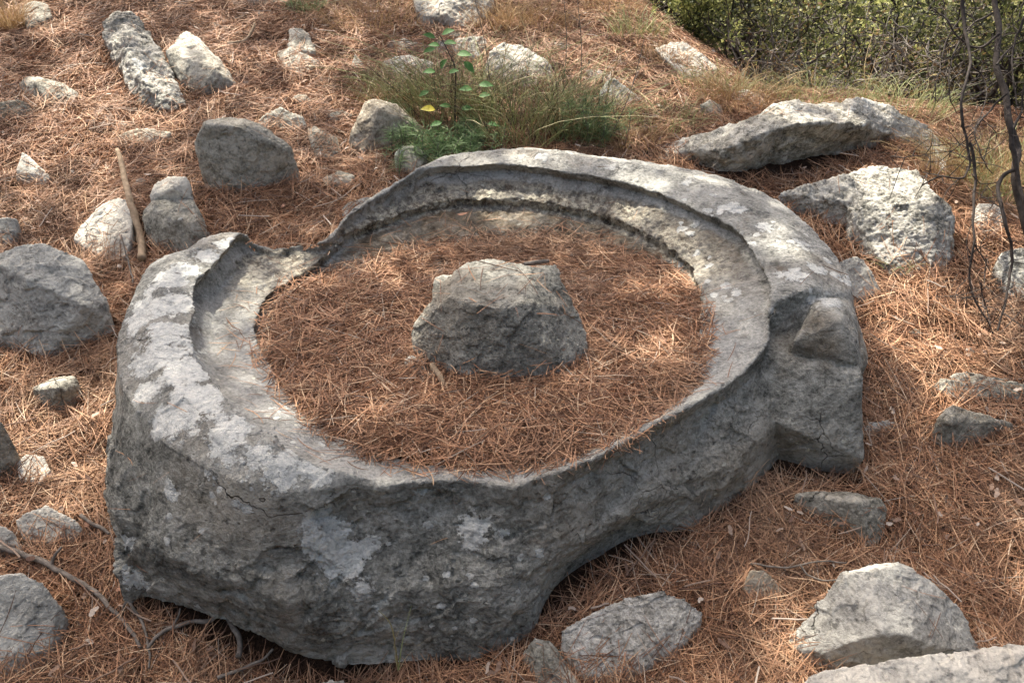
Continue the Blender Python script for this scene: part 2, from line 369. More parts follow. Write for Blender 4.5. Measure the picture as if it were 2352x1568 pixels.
# ------------------------------------------------------------------ the basin
KR = .07
def rp(u, v, dz): return at_plane(u, v, .5+dz, KR)
ST = [ # A(u,v,lift) or None, B, C, D, E
 ((951,1528,.02),(967,1107,-.12),(967,1101,-.118),(965,1088,-.122),(958,1062,-.135)),
 ((860,1537,.03),(880,1116,-.115),(880,1104,-.112),(876,1086,-.12),(880,1040,-.135)),
 ((784,1532,.03),(800,1112,-.10),(784,1080,-.075),(790,1062,-.11),(805,1012,-.14)),
 ((680,1505,.04),(690,1130,-.085),(705,1052,-.045),(730,1036,-.10),(750,985,-.14)),
 ((567,1452,.05),(565,1110,-.06),(640,1008,-.02),(680,1000,-.09),(705,945,-.13)),
 ((433,1402,.05),(420,1040,-.05),(553,950,0),(600,945,-.09),(650,885,-.12)),
 ((340,1372,.04),(335,965,-.05),(500,885,0),(540,885,-.09),(612,825,-.12)),
 ((293,1362,.03),(288,890,-.05),(462,835,0),(500,845,-.09),(590,780,-.11)),
 (None,(268,800,-.045),(440,779,0),(480,785,-.095),(585,745,-.11)),
 (None,(282,735,-.03),(443,715,0),(488,725,-.095),(598,705,-.11)),
 (None,(312,660,-.01),(450,655,0),(505,665,-.09),(625,670,-.11)),
 (None,(352,600,-.01),(490,610,0),(540,625,-.085),(665,645,-.11)),
 (None,(425,575,0),(528,565,0),(570,605,-.085),(695,628,-.11)),
 (None,(500,540,0),(560,535,0),(585,580,-.085),(720,608,-.11)),
 (None,(600,568,-.07),(610,572,-.075),(628,582,-.085),(740,592,-.11)),
 (None,(683,563,-.07),(690,567,-.075),(700,572,-.085),(765,572,-.11)),
 (None,(747,550,-.065),(752,554,-.07),(762,558,-.085),(795,548,-.11)),
 (None,(800,487,-.05),(806,492,-.05),(815,515,-.09),(828,524,-.105)),
 (None,(874,440,-.03),(880,446,-.03),(880,480,-.08),(890,500,-.10)),
 (None,(950,392,0),(965,392,0),(960,450,-.085),(965,475,-.10)),
 (None,(1034,356,-.01),(1050,382,0),(1045,435,-.08),(1040,459,-.10)),
 (None,(1130,345,-.01),(1140,377,0),(1138,435,-.08),(1135,458,-.1)),
 (None,(1240,341,-.01),(1240,386,0),(1230,440,-.08),(1225,462,-.1)),
 (None,(1360,356,-.01),(1351,403,0),(1335,455,-.08),(1320,478,-.1)),
 (None,(1484,371,-.01),(1451,423,0),(1430,480,-.08),(1410,500,-.1)),
 (None,(1600,392,-.02),(1545,455,0),(1510,515,-.08),(1480,535,-.1)),
 (None,(1720,430,-.02),(1625,495,0),(1575,560,-.08),(1540,570,-.1)),
 (None,(1801,471,-.03),(1691,530,0),(1630,600,-.08),(1577,602,-.1)),
 (None,(1868,531,-.03),(1735,590,0),(1655,645,-.08),(1600,645,-.1)),
 (None,(1925,600,-.03),(1762,645,0),(1675,695,-.08),(1612,690,-.1)),
 (None,(1953,672,-.03),(1766,678,0),(1685,730,-.085),(1610,720,-.105)),
 ((1900,1000,-.02),(1868,687,-.02),(1767,694,-.005),(1687,748,-.087),(1608,742,-.107)),
 ((1830,1020,-.02),(1778,703,-.015),(1768,706,-.015),(1688,765,-.088),(1604,765,-.108)),
 ((1800,1050,-.02),(1769,752,-.045),(1764,749,-.045),(1690,788,-.09),(1599,795,-.11)),
 ((1770,1085,-.02),(1760,795,-.07),(1752,788,-.07),(1690,815,-.095),(1585,840,-.12)),
 ((1701,1155,-.02),(1735,826,-.08),(1728,820,-.08),(1665,850,-.1),(1555,890,-.125)),
 ((1575,1232,-.02),(1685,875,-.09),(1678,869,-.09),(1615,890,-.1),(1500,945,-.13)),
 ((1484,1245,-.02),(1625,908,-.095),(1618,902,-.095),(1555,925,-.11),(1435,985,-.13)),
 ((1401,1272,-.02),(1517,970,-.1),(1510,964,-.1),(1470,975,-.115),(1365,1020,-.135)),
 ((1324,1312,-.02),(1417,1027,-.11),(1410,1020,-.11),(1385,1020,-.12),(1300,1045,-.135)),
 ((1251,1385,0),(1317,1073,-.11),(1312,1066,-.11),(1300,1060,-.12),(1235,1058,-.135)),
 ((1222,1455,0),(1240,1099,-.12),(1236,1092,-.118),(1232,1080,-.122),(1170,1066,-.135)),
 ((1134,1505,.01),(1177,1120,-.12),(1175,1112,-.118),(1170,1095,-.122),(1115,1068,-.135)),
 ((1051,1522,.02),(1060,1104,-.12),(1060,1098,-.118),(1060,1085,-.122),(1030,1068,-.135)),
]
def build_basin():
    N = len(ST); rings = {k: [] for k in 'KAMNBTCUDEGH'}
    cen = np.array([-.08, .16])
    for si, (A, B, C, D, E) in enumerate(ST):
        b = rp(*B); c = rp(*C); d = rp(*D); e = rp(*E)
        if A is not None: a = hit_ground(A[0], A[1], A[2])
        else:
            o = b[:2]-cen; o = o/np.linalg.norm(o)
            xy = b[:2] + o*(.02 if 8 <= si <= 12 else .10); a = np.array([xy[0], xy[1], min(float(gsm(*xy))-.12, .1)])
        t = (b+c)/2; wdt = np.linalg.norm((b-c)[:2]); t[2] += min(.03, wdt*.14)
        m = a*.5 + b*.5; o = m[:2]-cen; o = o/np.linalg.norm(o); m[:2] += o*(.035 if np.linalg.norm((b-c)[:2]) < .05 else .055)
        i_ = (cen - e[:2]); i_ = i_/np.linalg.norm(i_)
        g = e.copy(); g[:2] -= i_*.012; g[2] -= .035                      # slightly undercut lip
        h = g.copy(); h[:2] += i_*.10; h[2] -= .02
        k = a.copy(); k[:2] += (cen-a[:2])*.35; k[2] -= .03
        drop = c[2]-d[2]; fu = min(1, max(0, (drop-.03)/.04)); oc = c[:2]-cen; oc = oc/np.linalg.norm(oc)
        uu = c*.75+d*.25; uh = c.copy(); uh[:2] += oc*(.028 if np.linalg.norm((b-c)[:2]) > .07 else .010); uh[2] -= .034; u_ = uu*(1-fu)+uh*fu
        ob = b[:2]-cen; ob = ob/np.linalg.norm(ob); thin = 1 if np.linalg.norm((b-c)[:2]) < .05 else -.9
        n_ = b*.86+a*.14; n_[:2] -= ob*.014*thin
        for nme, p in zip('KAMNBTCUDEGH', (k, a, m, n_, b, t, c, u_, d, e, g, h)): rings[nme].append(p)
    K = 1300
    def per(P):
        P = np.array(P); t = np.linspace(0, N, K, endpoint=False); i = np.floor(t).astype(int); f = (t-i)[:, None]
        p0, p1, p2, p3 = P[(i-1) % N], P[i % N], P[(i+1) % N], P[(i+2) % N]
        return .5*((2*p1)+(-p0+p2)*f+(2*p0-5*p1+4*p2-p3)*f**2+(-p0+3*p1-3*p2+p3)*f**3)
    L = {k: per(v) for k, v in rings.items()}
    # ragged arrises
    for k_, amp in (('C', .019), ('B', .012), ('E', .018), ('D', .004)):
        q = L[k_]; nn = fbm(q, 12, 6, ord(k_), .7) + facet(q, 20, ord(k_))*.25; out = q[:, :2]-cen; out /= np.linalg.norm(out, axis=1)[:, None]
        q[:, :2] += out*(nn*amp)[:, None]; q[:, 2] += amp*.5*fbm(q, 11, 4, 5+ord(k_), .6)
    order = 'KAMNBTCUDEGH'; segs = dict(KA=3, AM=22, MN=18, NB=6, BT=10, TC=10, CU=5, UD=12, DE=14, EG=4, GH=8)
    rows = []
    for a, b in zip(order[:-1], order[1:]):
        s = segs[a+b]
        for j in range(s): rows.append(L[a]+(L[b]-L[a])*j/s)
    rows.append(L['H']); rows = np.array(rows); nr = len(rows)
    bot = np.array([cen[0], cen[1], -.05]); top = L['H'].mean(0); top[2] -= .01
    V = np.concatenate([rows.reshape(-1, 3), bot[None], top[None]])
    i = np.arange(nr-1)[:, None]*K; j = np.arange(K)[None, :]; j2 = (j+1) % K
    F = np.stack([i+j, i+j2, i+K+j2, i+K+j], -1).reshape(-1, 4)
    bm = bmesh.new(); 
    vs = [bm.verts.new(p) for p in V]; 
    for f in F: bm.faces.new([vs[q] for q in f])
    for q in range(K):
        bm.faces.new([vs[(q+1) % K], vs[q], vs[-2]]); bm.faces.new([vs[(nr-1)*K+q], vs[(nr-1)*K+(q+1) % K], vs[-1]])
    # solid core under the shelf
    rad = np.min([np.linalg.norm(L[k][:, :2]-cen, axis=1) for k in 'AMB'], 0)*.93; un = (L['B'][:, :2]-cen); un /= np.linalg.norm(un, axis=1)[:, None]
    cr = [np.concatenate([cen+un*rad[:, None], z_[:, None]], 1)[::10] for z_ in (L['A'][:, 2]+.01, L['E'][:, 2]-.06)]
    c0 = [[bm.verts.new(p) for p in q] for q in cr]; m_ = len(c0[0]); cb = bm.verts.new((cen[0], cen[1], -.04)); ct = bm.verts.new((cen[0], cen[1], .27))
    for q in range(m_):
        w_ = (q+1) % m_; bm.faces.new([c0[0][q], c0[0][w_], c0[1][w_], c0[1][q]]); bm.faces.new([c0[0][w_], c0[0][q], cb]); bm.faces.new([c0[1][q], c0[1][w_], ct])
    # broken corner block on the right
    hull_bm(bm, [at_y(*p) for p in [  # body under the fracture
        (1742,948,-.15),(1752,815,-.07),(1815,840,-.105),(1935,850,-.13),(1982,862,-.155),(1978,950,-.185),(1982,1052,-.215),(1930,1030,-.215),(1860,1003,-.205),(1800,977,-.185),(1785,1055,-.14),(1845,1088,-.16),(1962,1088,-.18),
        (1765,705,.10),(1950,700,.15),(1965,740,.12),(1740,930,.2),(1975,940,.12),(1975,1020,.1),(1800,880,.1)]])
    hull_bm(bm, [at_y(*p) for p in [  # tooth with the pointed top
        (1870,684,.06),(1915,686,.04),(1877,714,-.03),(1932,736,-.075),(1822,785,-.075),(1815,838,-.07),(1952,684,.10),(1966,724,.03),(1980,795,-.07),(1982,850,-.13),(1950,832,-.125),(1935,790,-.10),(1950,690,.2),(1880,690,.2)]])
    hull_bm(bm, [at_y(*p) for p in [(1768,700,.05),(1800,684,.07),(1868,684,.08),(1768,800,-.02),(1800,790,-.01),(1830,750,.03),(1860,700,.2),(1770,700,.2),(1770,820,.1)]])
    hull_bm(bm, [at_y(*p) for p in [  # foot of the block, set back under it
        (1790,1040,-.13),(1830,1080,-.16),(1885,1118,-.192),(1951,1104,-.192),(1976,1062,-.16),(1975,1000,-.1),(1850,1000,-.1),(1790,1100,0),(1960,1100,.05),(1850,1140,-.12),(1950,1140,-.1)]])
    me = bpy.data.meshes.new('b'); bm.normal_update(); bm.to_mesh(me); bm.free()
    co, F = remesh(me, .0040)
    co = lsmooth(co, F, 1, .25); n = vnormals(lsmooth(co, F, 3, .5), F)
    r = np.linalg.norm(co[:, :2]-cen, axis=1); rimz = .5+KR*co[:, 1]; dz = co[:, 2]-rimz
    th = np.arctan2(co[:, 1]-cen[1], co[:, 0]-cen[0])
    def ringr(k):
        q = L[k]; a = np.arctan2(q[:, 1]-cen[1], q[:, 0]-cen[0]); rr = np.linalg.norm(q[:, :2]-cen, axis=1); zz = q[:, 2]-.5-KR*q[:, 1]
        i = np.argsort(a); return np.interp(th, a[i], rr[i], period=2*np.pi), np.interp(th, a[i], zz[i], period=2*np.pi)
    rB, zB = ringr('B'); rC, zC = ringr('C'); rE, zE = ringr('E')
    wall = sstep(-.005, -.06, dz-zB)*sstep(-.03, .01, r-rB)                  # outer wall
    inner = sstep(.004, -.008, r-rC)*sstep(-.008, -.03, dz)
    back = sstep(-.05, .45, co[:, 1])
    block = sstep(.58, .66, co[:, 0])*sstep(.28, .18, co[:, 1])*sstep(.0, .02, r-rB+.02)
    wl_ = wall*(1-.8*block)*(1-.5*sstep(-.45, -.6, co[:, 0]))
    lump = facet(co, 2.6, 19, .12, .55, .1)*.055 + fbm(co, 3.0, 2, 21)*.022 + fbm(co*np.array([1, 1, 1.6]), 7.5, 4, 22, .55, True)*.009
    d = wl_*lump + fbm(co, 9, 4, 23)*.007*(1-.6*block) + fbm(co, 34, 4, 24, .6)*.0045
    d = d + wall*(1-.8*block)*(facet(co*np.array([1, 1, 1.3]), 4.5, 3)*.016 + facet(co, 11, 4)*.0075 + facet(co, 30, 9)*.003) + (1-inner)*(1-wall)*facet(co, 9, 6)*.004
    tk = sstep(.03, .07, rB-rC); d = np.where(wall > 0, d*((1-tk)+tk*(.12+.88*sstep(-.03, -.24, dz-zB))), d)
    d = d*(1-.55*inner*(1-back))
    pit = fbm(co, 26, 4, 31, .6)
    steep = sstep(.95, .6, n[:, 2])
    d = d - inner*back*np.clip(pit-.02, 0, 1)*.034*(.4+steep) + inner*back*(fbm(co*np.array([1,1,.4]), 34, 3, 32)*.009 + facet(co, 22, 8)*.003)
    d = d*(.35+.65*sstep(-.02, .10, co[:, 2]-gsm(co[:, 0], co[:, 1])))
    co = co + n*d[:, None]
    o = mesh_np('stone_basin', co, F, M['basin'], smooth=True, origin=(-.08, .16, 0))
    tag(o, 'huge round limestone press basin with a broken rim, lichen patches and a needle-filled bowl', 'stone basin')
    bvh = BVHTree.FromPolygons(co.tolist(), F.tolist())
    # lichen field
    li = np.zeros(len(co))
    blobs = [(330,720,55),(380,640,40),(400,700,55),(380,780,70),(420,860,60),(350,830,45),(440,930,70),(390,960,55),(330,900,30),(520,1000,50),(590,1040,30),(650,1090,45),(655,1060,30),(760,1230,50),(790,1280,55),(730,1180,30),(720,1250,35),(840,1260,30),
             (830,1350,28),(1088,1212,36),(1160,1222,12),(470,590,28),(430,620,32),(510,560,18),(700,1080,22),(740,1095,20),(1910,690,22),(1950,650,25),(1690,675,14),(1675,690,10),(1840,560,22),(1760,520,20),(1820,630,25),(1690,480,22),(1880,620,22),
             (1580,420,14),(1400,385,12),(1240,360,14),(300,1250,22),(310,1330,30),(395,1130,20),(1000,740,1),(1630,610,8),(1255,1140,7),(860,1395,8)]
    rb = np.random.default_rng(12)
    blobs += [(rb.uniform(280, 1300), rb.uniform(1080, 1480), rb.uniform(4, 12)) for _ in range(45)] + [(rb.uniform(1550, 1940), rb.uniform(400, 720), rb.uniform(4, 11)) for _ in range(45)] + [(rb.uniform(460, 760), rb.uniform(900, 1130), rb.uniform(4, 10)) for _ in range(40)]
    for (u, v, rr) in blobs:
        dd = Vector(ray(u, v)); hit = bvh.ray_cast(Vector(CAM), dd.normalized())
        if hit[0] is None: continue
        P = np.array(hit[0]); rad = rr/FPX*np.dot(P-CAM, [0, cp, -sp])
        li = np.maximum(li, np.clip(1.15-np.linalg.norm(co-P, axis=1)/rad*.55, 0, 1))
    set_attr(o, 'lichen', li*.92)
    tf = np.zeros(len(co))
    for (u, v, y_, rd_) in ((1885,750,-.06,.05),(1900,800,-.1,.05),(1860,800,-.09,.035),(1800,1010,-.15,.07)):
        P = at_y(u, v, y_); tf = np.maximum(tf, np.clip(1.4-np.linalg.norm(co-P, axis=1)/rd_, 0, 1)*.8)
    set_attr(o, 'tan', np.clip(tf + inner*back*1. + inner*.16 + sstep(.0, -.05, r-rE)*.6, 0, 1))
    set_attr(o, 'crust', inner*back*sstep(-.045, -.085, dz)*sstep(-.012, .0, r-rE))
    pale = sstep(.008, -.004, r-rB)*sstep(.1, .5, n[:, 2])*sstep(-.17, -.14, dz)*(1-inner*back*.85)*sstep(-.02, .02, r-rE)*(.45+.55*inner)  # pale shelf stone, its upward faces painted lighter still for sky light
    set_attr(o, 'pale', pale)
    SURF.append((co, F)); return bvh
basin_bvh = build_basin()

# ------------------------------------------------------------------ rocks
def rock(name, label, cat, mat, pts, group=None, kind='hull', rough=1., extra=(), tuck=.94, vox=None, cuts=0, smooth=1, bury=.07, base=None, seed=None):
    """pts: (column, row, row of the ground right below) -- or a list of such lists, one convex lump each"""
    lumps = pts if isinstance(pts[0], list) else [pts]
    bm = bmesh.new(); allp = []
    for L in lumps:
        P = []
        for p in L:
            q = pfoot(*p) if base is None else at_y(p[0], p[1], p[2])
            P.append(q)
        P = np.array(P); c = P.mean(0)
        ft = P.copy(); ft[:, :2] = c[:2] + (ft[:, :2]-c[:2])*tuck
        if base is None: ft[:, 2] = gsm(ft[:, 0], ft[:, 1]) - bury
        else: ft[:, 2] = base
        ft[:, 2] = np.minimum(ft[:, 2], P[:, 2]-.005)
        Q = np.concatenate([P, ft]); sz = float(np.max(P.max(0)-P.min(0))); rg = np.random.default_rng(hash_s(label) % 9999)
        hull_bm(bm, chip(Q, 6, sz, rg, .02, .055)); allp.append(P)
    me = bpy.data.meshes.new('t'); bm.normal_update(); bm.to_mesh(me); bm.free()
    A = np.concatenate(allp); size = float(np.max(A.max(0)-A.min(0))); dist = float(np.linalg.norm(A.mean(0)-CAM))
    v = vox or max(.0026, min(.0022*dist/2.0*1.4, size/22))
    co, F = remesh(me, v); bpy.data.meshes.remove(me)
    co = lsmooth(co, F, smooth, .5); n = vnormals(co, F)
    sd_ = seed if seed is not None else (abs(hash_s(label)) % 997)
    q = co + sd_*.37
    s = size*rough
    d = fbm(q, 3.0/size, 3, sd_)*s*.022 + fbm(q, 10/size, 4, sd_+1, .55, True)*s*.008 + fbm(q, 30/size, 4, sd_+2, .6)*s*.006
    d += facet(q, 5.5/size, sd_+3)*s*.014 + facet(q, 14/size, sd_+4)*s*.0055
    if kind == 'karst':
        pt = fbm(q, 14/size, 4, sd_+7, .6); pt2 = fbm(q, 34/size, 3, sd_+8, .6); d += fbm(q, 6/size, 3, sd_+9, .6)*s*.02 - np.clip(pt-.08, 0, 1)*s*.05 - np.clip(pt2-.08, 0, 1)*s*.03
    co = co + n*d[:, None]
    g0 = np.array([A[:, 0].mean(), A[:, 1].mean(), float(gsm(A[:, 0].mean(), A[:, 1].mean()))])
    o = mesh_np(name, co, F, M[mat], smooth=True, origin=g0)
    tag(o, label, cat, group); SURF.append((co, F)); return o
def hash_s(s):
    h = 5381
    for ch in s: h = (h*33 + ord(ch)) & 0xffffff
    return h
G1 = 'limestone rocks lying on the needle slope'
exec_rocks = [
 ('rock','long pitted limestone slab leaning up the slope at upper left','karst',[(233,50,95),(240,30,75),(290,15,60),(327,48,85),(363,108,135),(400,187,205),(430,240,245),(425,250,252),(377,255,256),(320,240,243),(262,140,165),(232,75,110),(330,190,235),(290,110,170)],'karst'),
 ('rock','cracked angular rock leaning beside the long pitted slab','grey',[(380,118,165),(390,145,175),(423,70,125),(457,86,130),(533,167,180),(547,197,203),(523,213,215),(455,217,217),(415,190,195),(417,133,178),(493,155,205),(517,183,212)],'hull'),
 ('rock','low dark rock half sunk in needles near the upper left edge','dark',[(40,192,205),(60,176,205),(85,173,200),(140,187,210),(182,214,220),(160,240,240),(117,250,250),(60,222,225),(78,186,225)],'hull'),
 ('rock','rough needle-strewn rock at the left edge below the low dark rock','dark',[(-25,245,262),(0,236,262),(40,227,250),(67,233,255),(82,262,266),(50,277,277),(0,282,284),(-30,280,284)],'hull'),
 ('rock','notched grey rock with a pale front ledge above the big dark boulder','grey',[[(665,66,90),(690,63,85),(710,77,95),(725,120,135),(660,115,130)],[(633,120,130),(665,108,128),(733,138,150),(723,167,168),(693,177,178),(650,152,158)]],'hull'),
 ('boulder','big dark-faced boulder with a pale top left of the press basin','dark',[(447,310,430),(463,283,425),(513,270,400),(563,273,400),(587,292,400),(630,300,405),(670,337,412),(690,393,418),(684,410,420),(633,433,434),(533,445,446),(468,432,434),(456,370,430),(480,292,432),(545,290,436),(600,322,432),(655,345,425),(447,330,425)],'hull'),
 ('rock','rounded grey rock just behind the big dark-faced boulder','grey',[(590,277,285),(615,258,280),(643,243,275),(697,267,285),(712,292,296),(650,300,300),(600,295,296)],'hull'),
 ('rock','low mottled outcrop right of the big dark-faced boulder','dark',[(705,295,300),(725,290,300),(775,315,325),(784,345,348),(765,362,364),(727,362,366),(712,330,340)],'karst'),
 ('rock','thin broken slab lying flat left of the big dark-faced boulder','tan',[(263,310,318),(313,293,305),(353,296,308),(394,303,312),(383,318,320),(300,334,334),(275,322,323)],'hull'),
 ('rock','pale pointed rock among needles near the left edge','pale',[(37,392,420),(50,349,395),(60,352,395),(90,380,405),(119,405,418),(103,427,427),(60,428,428),(37,420,421)],'hull'),
 ('rock','bright sunlit slab beside the upright dead branch','pale',[(160,545,560),(190,518,545),(233,468,515),(273,452,500),(300,462,505),(307,482,515),(303,530,560),(290,602,604),(230,590,592),(180,562,566)],'hull'),
 ('rock','small square block perched on the lower stepped rock','pale',[(343,448,515),(353,422,500),(383,403,495),(427,402,495),(436,418,500),(444,458,512),(346,462,520),(400,432,520)],'hull'),
 ('rock','stepped grey rock with a lit ledge below the small square block','grey',[(328,480,530),(345,459,520),(442,456,518),(462,492,530),(487,545,552),(478,562,564),(430,580,581),(350,562,565),(328,515,545),(395,505,560),(380,488,550),(450,512,560)],'hull'),
 ('stone','small pale stone right behind the upright dead branch','pale',[(303,425,428),(315,410,422),(328,407,420),(336,415,424),(325,430,431),(308,433,434)],'hull'),
 ('rock','small bluish rock cut by the left edge above the large mottled boulder','blue',[(-20,505,545),(15,497,535),(38,500,535),(46,523,540),(25,560,561),(-20,566,567)],'hull'),
 ('boulder','large mottled boulder at the left edge beside the basin','blue',[(-30,590,750),(0,578,740),(27,569,730),(60,558,720),(100,556,715),(140,582,720),(187,596,715),(217,655,740),(253,696,750),(261,739,765),(256,755,770),(217,787,788),(150,806,808),(100,830,831),(33,790,800),(-30,760,790),(60,640,780),(190,700,790)],'hull'),
 ('rock','small block with a bright top left of the basin wall','grey',[(73,889,915),(123,866,905),(173,859,895),(185,889,905),(183,909,912),(150,930,931),(113,941,941),(80,922,924),(80,895,924),(133,889,938),(152,900,934)],'hull'),
 ('rock','pale rock cut by the left edge with a dark hollow under it','grey',[(-30,955,1070),(0,962,1060),(17,990,1062),(34,1024,1066),(27,1062,1080),(0,1100,1102),(-30,1110,1110)],'hull'),
 ('rock','low pale stone under scattered needles near the left edge','pale',[(37,1060,1070),(60,1040,1056),(100,1045,1060),(117,1080,1085),(90,1112,1112),(45,1102,1104)],'hull'),
 ('rock','flat pale rock littered with needles above the fallen grey branch','pale',[(33,1195,1215),(60,1175,1205),(107,1158,1195),(157,1185,1210),(193,1208,1222),(167,1245,1246),(120,1255,1256),(50,1236,1240)],'hull'),
 ('rock','white angular stone at the left edge touching the fallen grey branch','pale',[(-20,1205,1250),(0,1203,1245),(30,1218,1250),(60,1272,1276),(0,1280,1282),(-20,1280,1282)],'hull'),
 ('boulder','broad bluish boulder half buried in the bottom left corner','blue',[(-60,1330,1420),(0,1320,1410),(40,1312,1400),(100,1335,1410),(135,1380,1430),(152,1415,1440),(140,1480,1482),(100,1530,1532),(0,1590,1590),(-60,1600,1600)],'hull'),
 ('rock','pale triangular rock with a tan front face left of the green clump','tan',[(797,323,335),(803,300,330),(837,232,300),(867,227,295),(917,240,295),(977,293,310),(984,307,312),(901,333,333),(837,348,348),(871,252,325)],'hull'),
 ('rock','rounded whitish rock behind the left of the green clump','pale',[(872,160,165),(880,138,155),(900,128,150),(945,125,148),(995,142,158),(1003,172,172),(940,182,182),(875,178,178)],'hull'),
 ('rock','long low weathered ledge of rock behind the leafy sapling','karst',[[(887,95,105),(930,87,100),(985,105,112),(990,120,121),(900,117,118)],[(985,105,112),(1040,85,102),(1110,83,98),(1132,106,112),(1100,130,130),(990,122,124)]],'karst'),
 ('rock','bright white jagged rock behind the right of the green clump','pale',[(1110,170,175),(1124,117,150),(1154,97,140),(1194,100,140),(1250,130,155),(1275,160,168),(1280,182,184),(1200,200,201),(1111,180,182)],'karst'),
 ('boulder','dark cracked boulder with a white top at the upper edge','pale',[[(945,-40,10),(951,0,30),(957,20,45),(975,43,55),(1010,40,60),(1010,-50,10)],[(1000,-60,20),(1011,28,62),(1031,64,68),(1074,67,68),(1117,37,50),(1136,5,30),(1130,-60,10)]],'karst'),
 ('stone','dark flat stone below the cracked boulder at the upper edge','dark',[(1017,76,80),(1040,70,77),(1074,72,78),(1076,84,84),(1030,88,88)],'hull'),
 ('rock','small dark pointed rock left of the whitish rounded rock','dark',[(801,170,172),(814,123,150),(830,140,158),(848,160,164),(827,178,178),(806,176,176)],'hull'),
 ('rock','small grey rock on the orange slope above the bluish ridge','blue',[(1268,98,103),(1300,90,98),(1332,125,127),(1320,130,130),(1280,112,113)],'hull'),
 ('rock','bluish ridge of rock breaking through the slope','blue',[[(1344,160,170),(1375,158,168),(1407,173,182),(1410,190,192),(1360,185,186)],[(1374,213,235),(1390,190,222),(1407,175,215),(1427,200,225),(1477,227,236),(1451,240,242),(1394,254,254)]],'hull'),
 ('stone','thin grey stone right of the bluish ridge on the slope','grey',[(1497,236,240),(1515,233,238),(1537,254,256),(1525,262,262)],'hull'),
 ('stone','small dark stone at the right end of the green clump','dark',[(1394,294,298),(1421,277,292),(1451,298,304),(1434,312,312),(1405,308,308)],'hull'),
 ('rock','white wedge rock high on the slope against the thicket','pale',[(1504,110,118),(1537,97,120),(1568,92,118),(1608,120,145),(1646,150,168),(1646,180,181),(1611,188,188),(1560,165,168),(1537,142,150)],'karst'),
 ('rock','small rounded rock on the slope left of the arched ledge','grey',[(1608,240,260),(1631,226,252),(1655,240,258),(1662,256,266),(1658,278,278),(1621,268,268)],'hull'),
 ('rock','half buried pale rock at the upper left end of the arched ledge','pale',[(1675,215,222),(1711,203,215),(1745,215,225),(1768,235,238),(1760,249,249),(1700,243,243)],'hull'),
 ('boulder','big light pitted boulder with a mossy top right of the basin rim','karst',[[(1785,445,470),(1868,427,465),(1945,400,480),(1901,505,505),(1845,482,482),(1960,528,530),(2020,470,540)],[(1930,405,465),(1998,380,440),(2045,375,440),(2108,393,455),(2141,430,495),(2000,470,545),(2090,500,560),(2168,467,545),(2198,493,560),(2204,525,580),(2198,585,596),(2168,626,628),(2101,637,638),(2045,630,632),(2018,590,610),(1985,535,560),(1950,500,545)]],'karst'),
 ('rock','pale rock tucked between the basin rim and the mossy boulder','pale',[(1925,600,660),(1961,583,650),(1985,594,650),(2011,636,665),(2024,666,676),(1985,690,690),(1950,690,690),(1915,660,680)],'hull'),
 ('boulder','dark pitted boulder cut by the right edge behind hanging twigs','karst',[(2285,604,640),(2301,577,630),(2352,565,620),(2400,580,630),(2400,690,692),(2318,682,684),(2290,645,655)],'karst'),
 ('rock','low whitish rock in the sun near the right edge','pale',[(2232,490,500),(2250,465,488),(2290,468,490),(2312,490,505),(2305,540,541),(2250,545,546)],'karst'),
 ('rock','low flat rock with round holes at the right edge','grey',[(2135,882,890),(2191,856,876),(2221,849,874),(2268,860,880),(2352,882,895),(2400,890,905),(2352,915,916),(2268,912,913),(2200,922,923)],'karst'),
 ('rock','angular wedge with a sharp pale top near the right edge','grey',[(2141,990,1010),(2161,950,1000),(2185,928,990),(2251,953,985),(2335,974,985),(2338,982,988),(2285,1003,1004),(2185,1034,1034),(2151,1022,1024),(2178,962,1020),(2261,975,1002)],'hull'),
 ('stone','thin flat stone beside the right wall of the basin','blue',[(1978,992,998),(2000,965,985),(2060,967,982),(2085,976,980),(2030,996,996),(2000,1010,1010)],'hull'),
 ('rock','pointed grey rock below the broken corner of the basin','dark',[(1821,1134,1160),(1868,1125,1160),(1958,1128,1165),(1995,1145,1175),(2025,1144,1180),(2039,1168,1195),(2032,1222,1226),(2008,1263,1263),(1968,1234,1236),(1901,1194,1196),(1840,1160,1162),(1968,1154,1215)],'hull'),
 ('stone','small tan stone in the needles left of the smooth bluish boulder','tan',[(1705,1345,1360),(1725,1305,1345),(1758,1308,1342),(1798,1352,1362),(1770,1386,1386),(1701,1380,1380)],'hull'),
 ('rock','speckled angular rock in front of the basin','speckled',[(1271,1475,1490),(1291,1447,1480),(1351,1412,1460),(1417,1382,1440),(1447,1368,1430),(1474,1380,1435),(1517,1357,1425),(1568,1372,1430),(1618,1408,1440),(1600,1440,1455),(1555,1500,1502),(1460,1565,1566),(1351,1566,1566),(1317,1532,1535),(1285,1500,1505)],'hull'),
 ('rock','dark stone wedged between the basin foot and the speckled rock','dark',[(1197,1502,1515),(1227,1462,1500),(1265,1470,1500),(1317,1538,1542),(1340,1590,1592),(1240,1590,1592)],'hull'),
 ('boulder','smooth bluish boulder with a dark undercut face at lower right','blue',[(1951,1295,1400),(2001,1278,1390),(2045,1274,1385),(2075,1282,1385),(2118,1308,1400),(2168,1345,1420),(2201,1392,1440),(2228,1442,1475),(2258,1497,1510),(1885,1540,1542),(1868,1508,1518),(1801,1480,1485),(1901,1400,1450),(1935,1345,1420),(1948,1478,1545),(2028,1452,1550),(2085,1460,1555),(2135,1478,1550),(2175,1500,1540),(1900,1498,1540)],'hull'),
 ('boulder','broad pale boulder top cut by the bottom right corner','pale',[(1830,1570,1720),(1868,1545,1700),(1971,1538,1690),(1977,1528,1690),(2115,1525,1680),(2151,1502,1670),(2201,1497,1660),(2268,1491,1650),(2318,1475,1640),(2400,1475,1640),(2420,1620,1760),(1850,1640,1800)],'hull'),
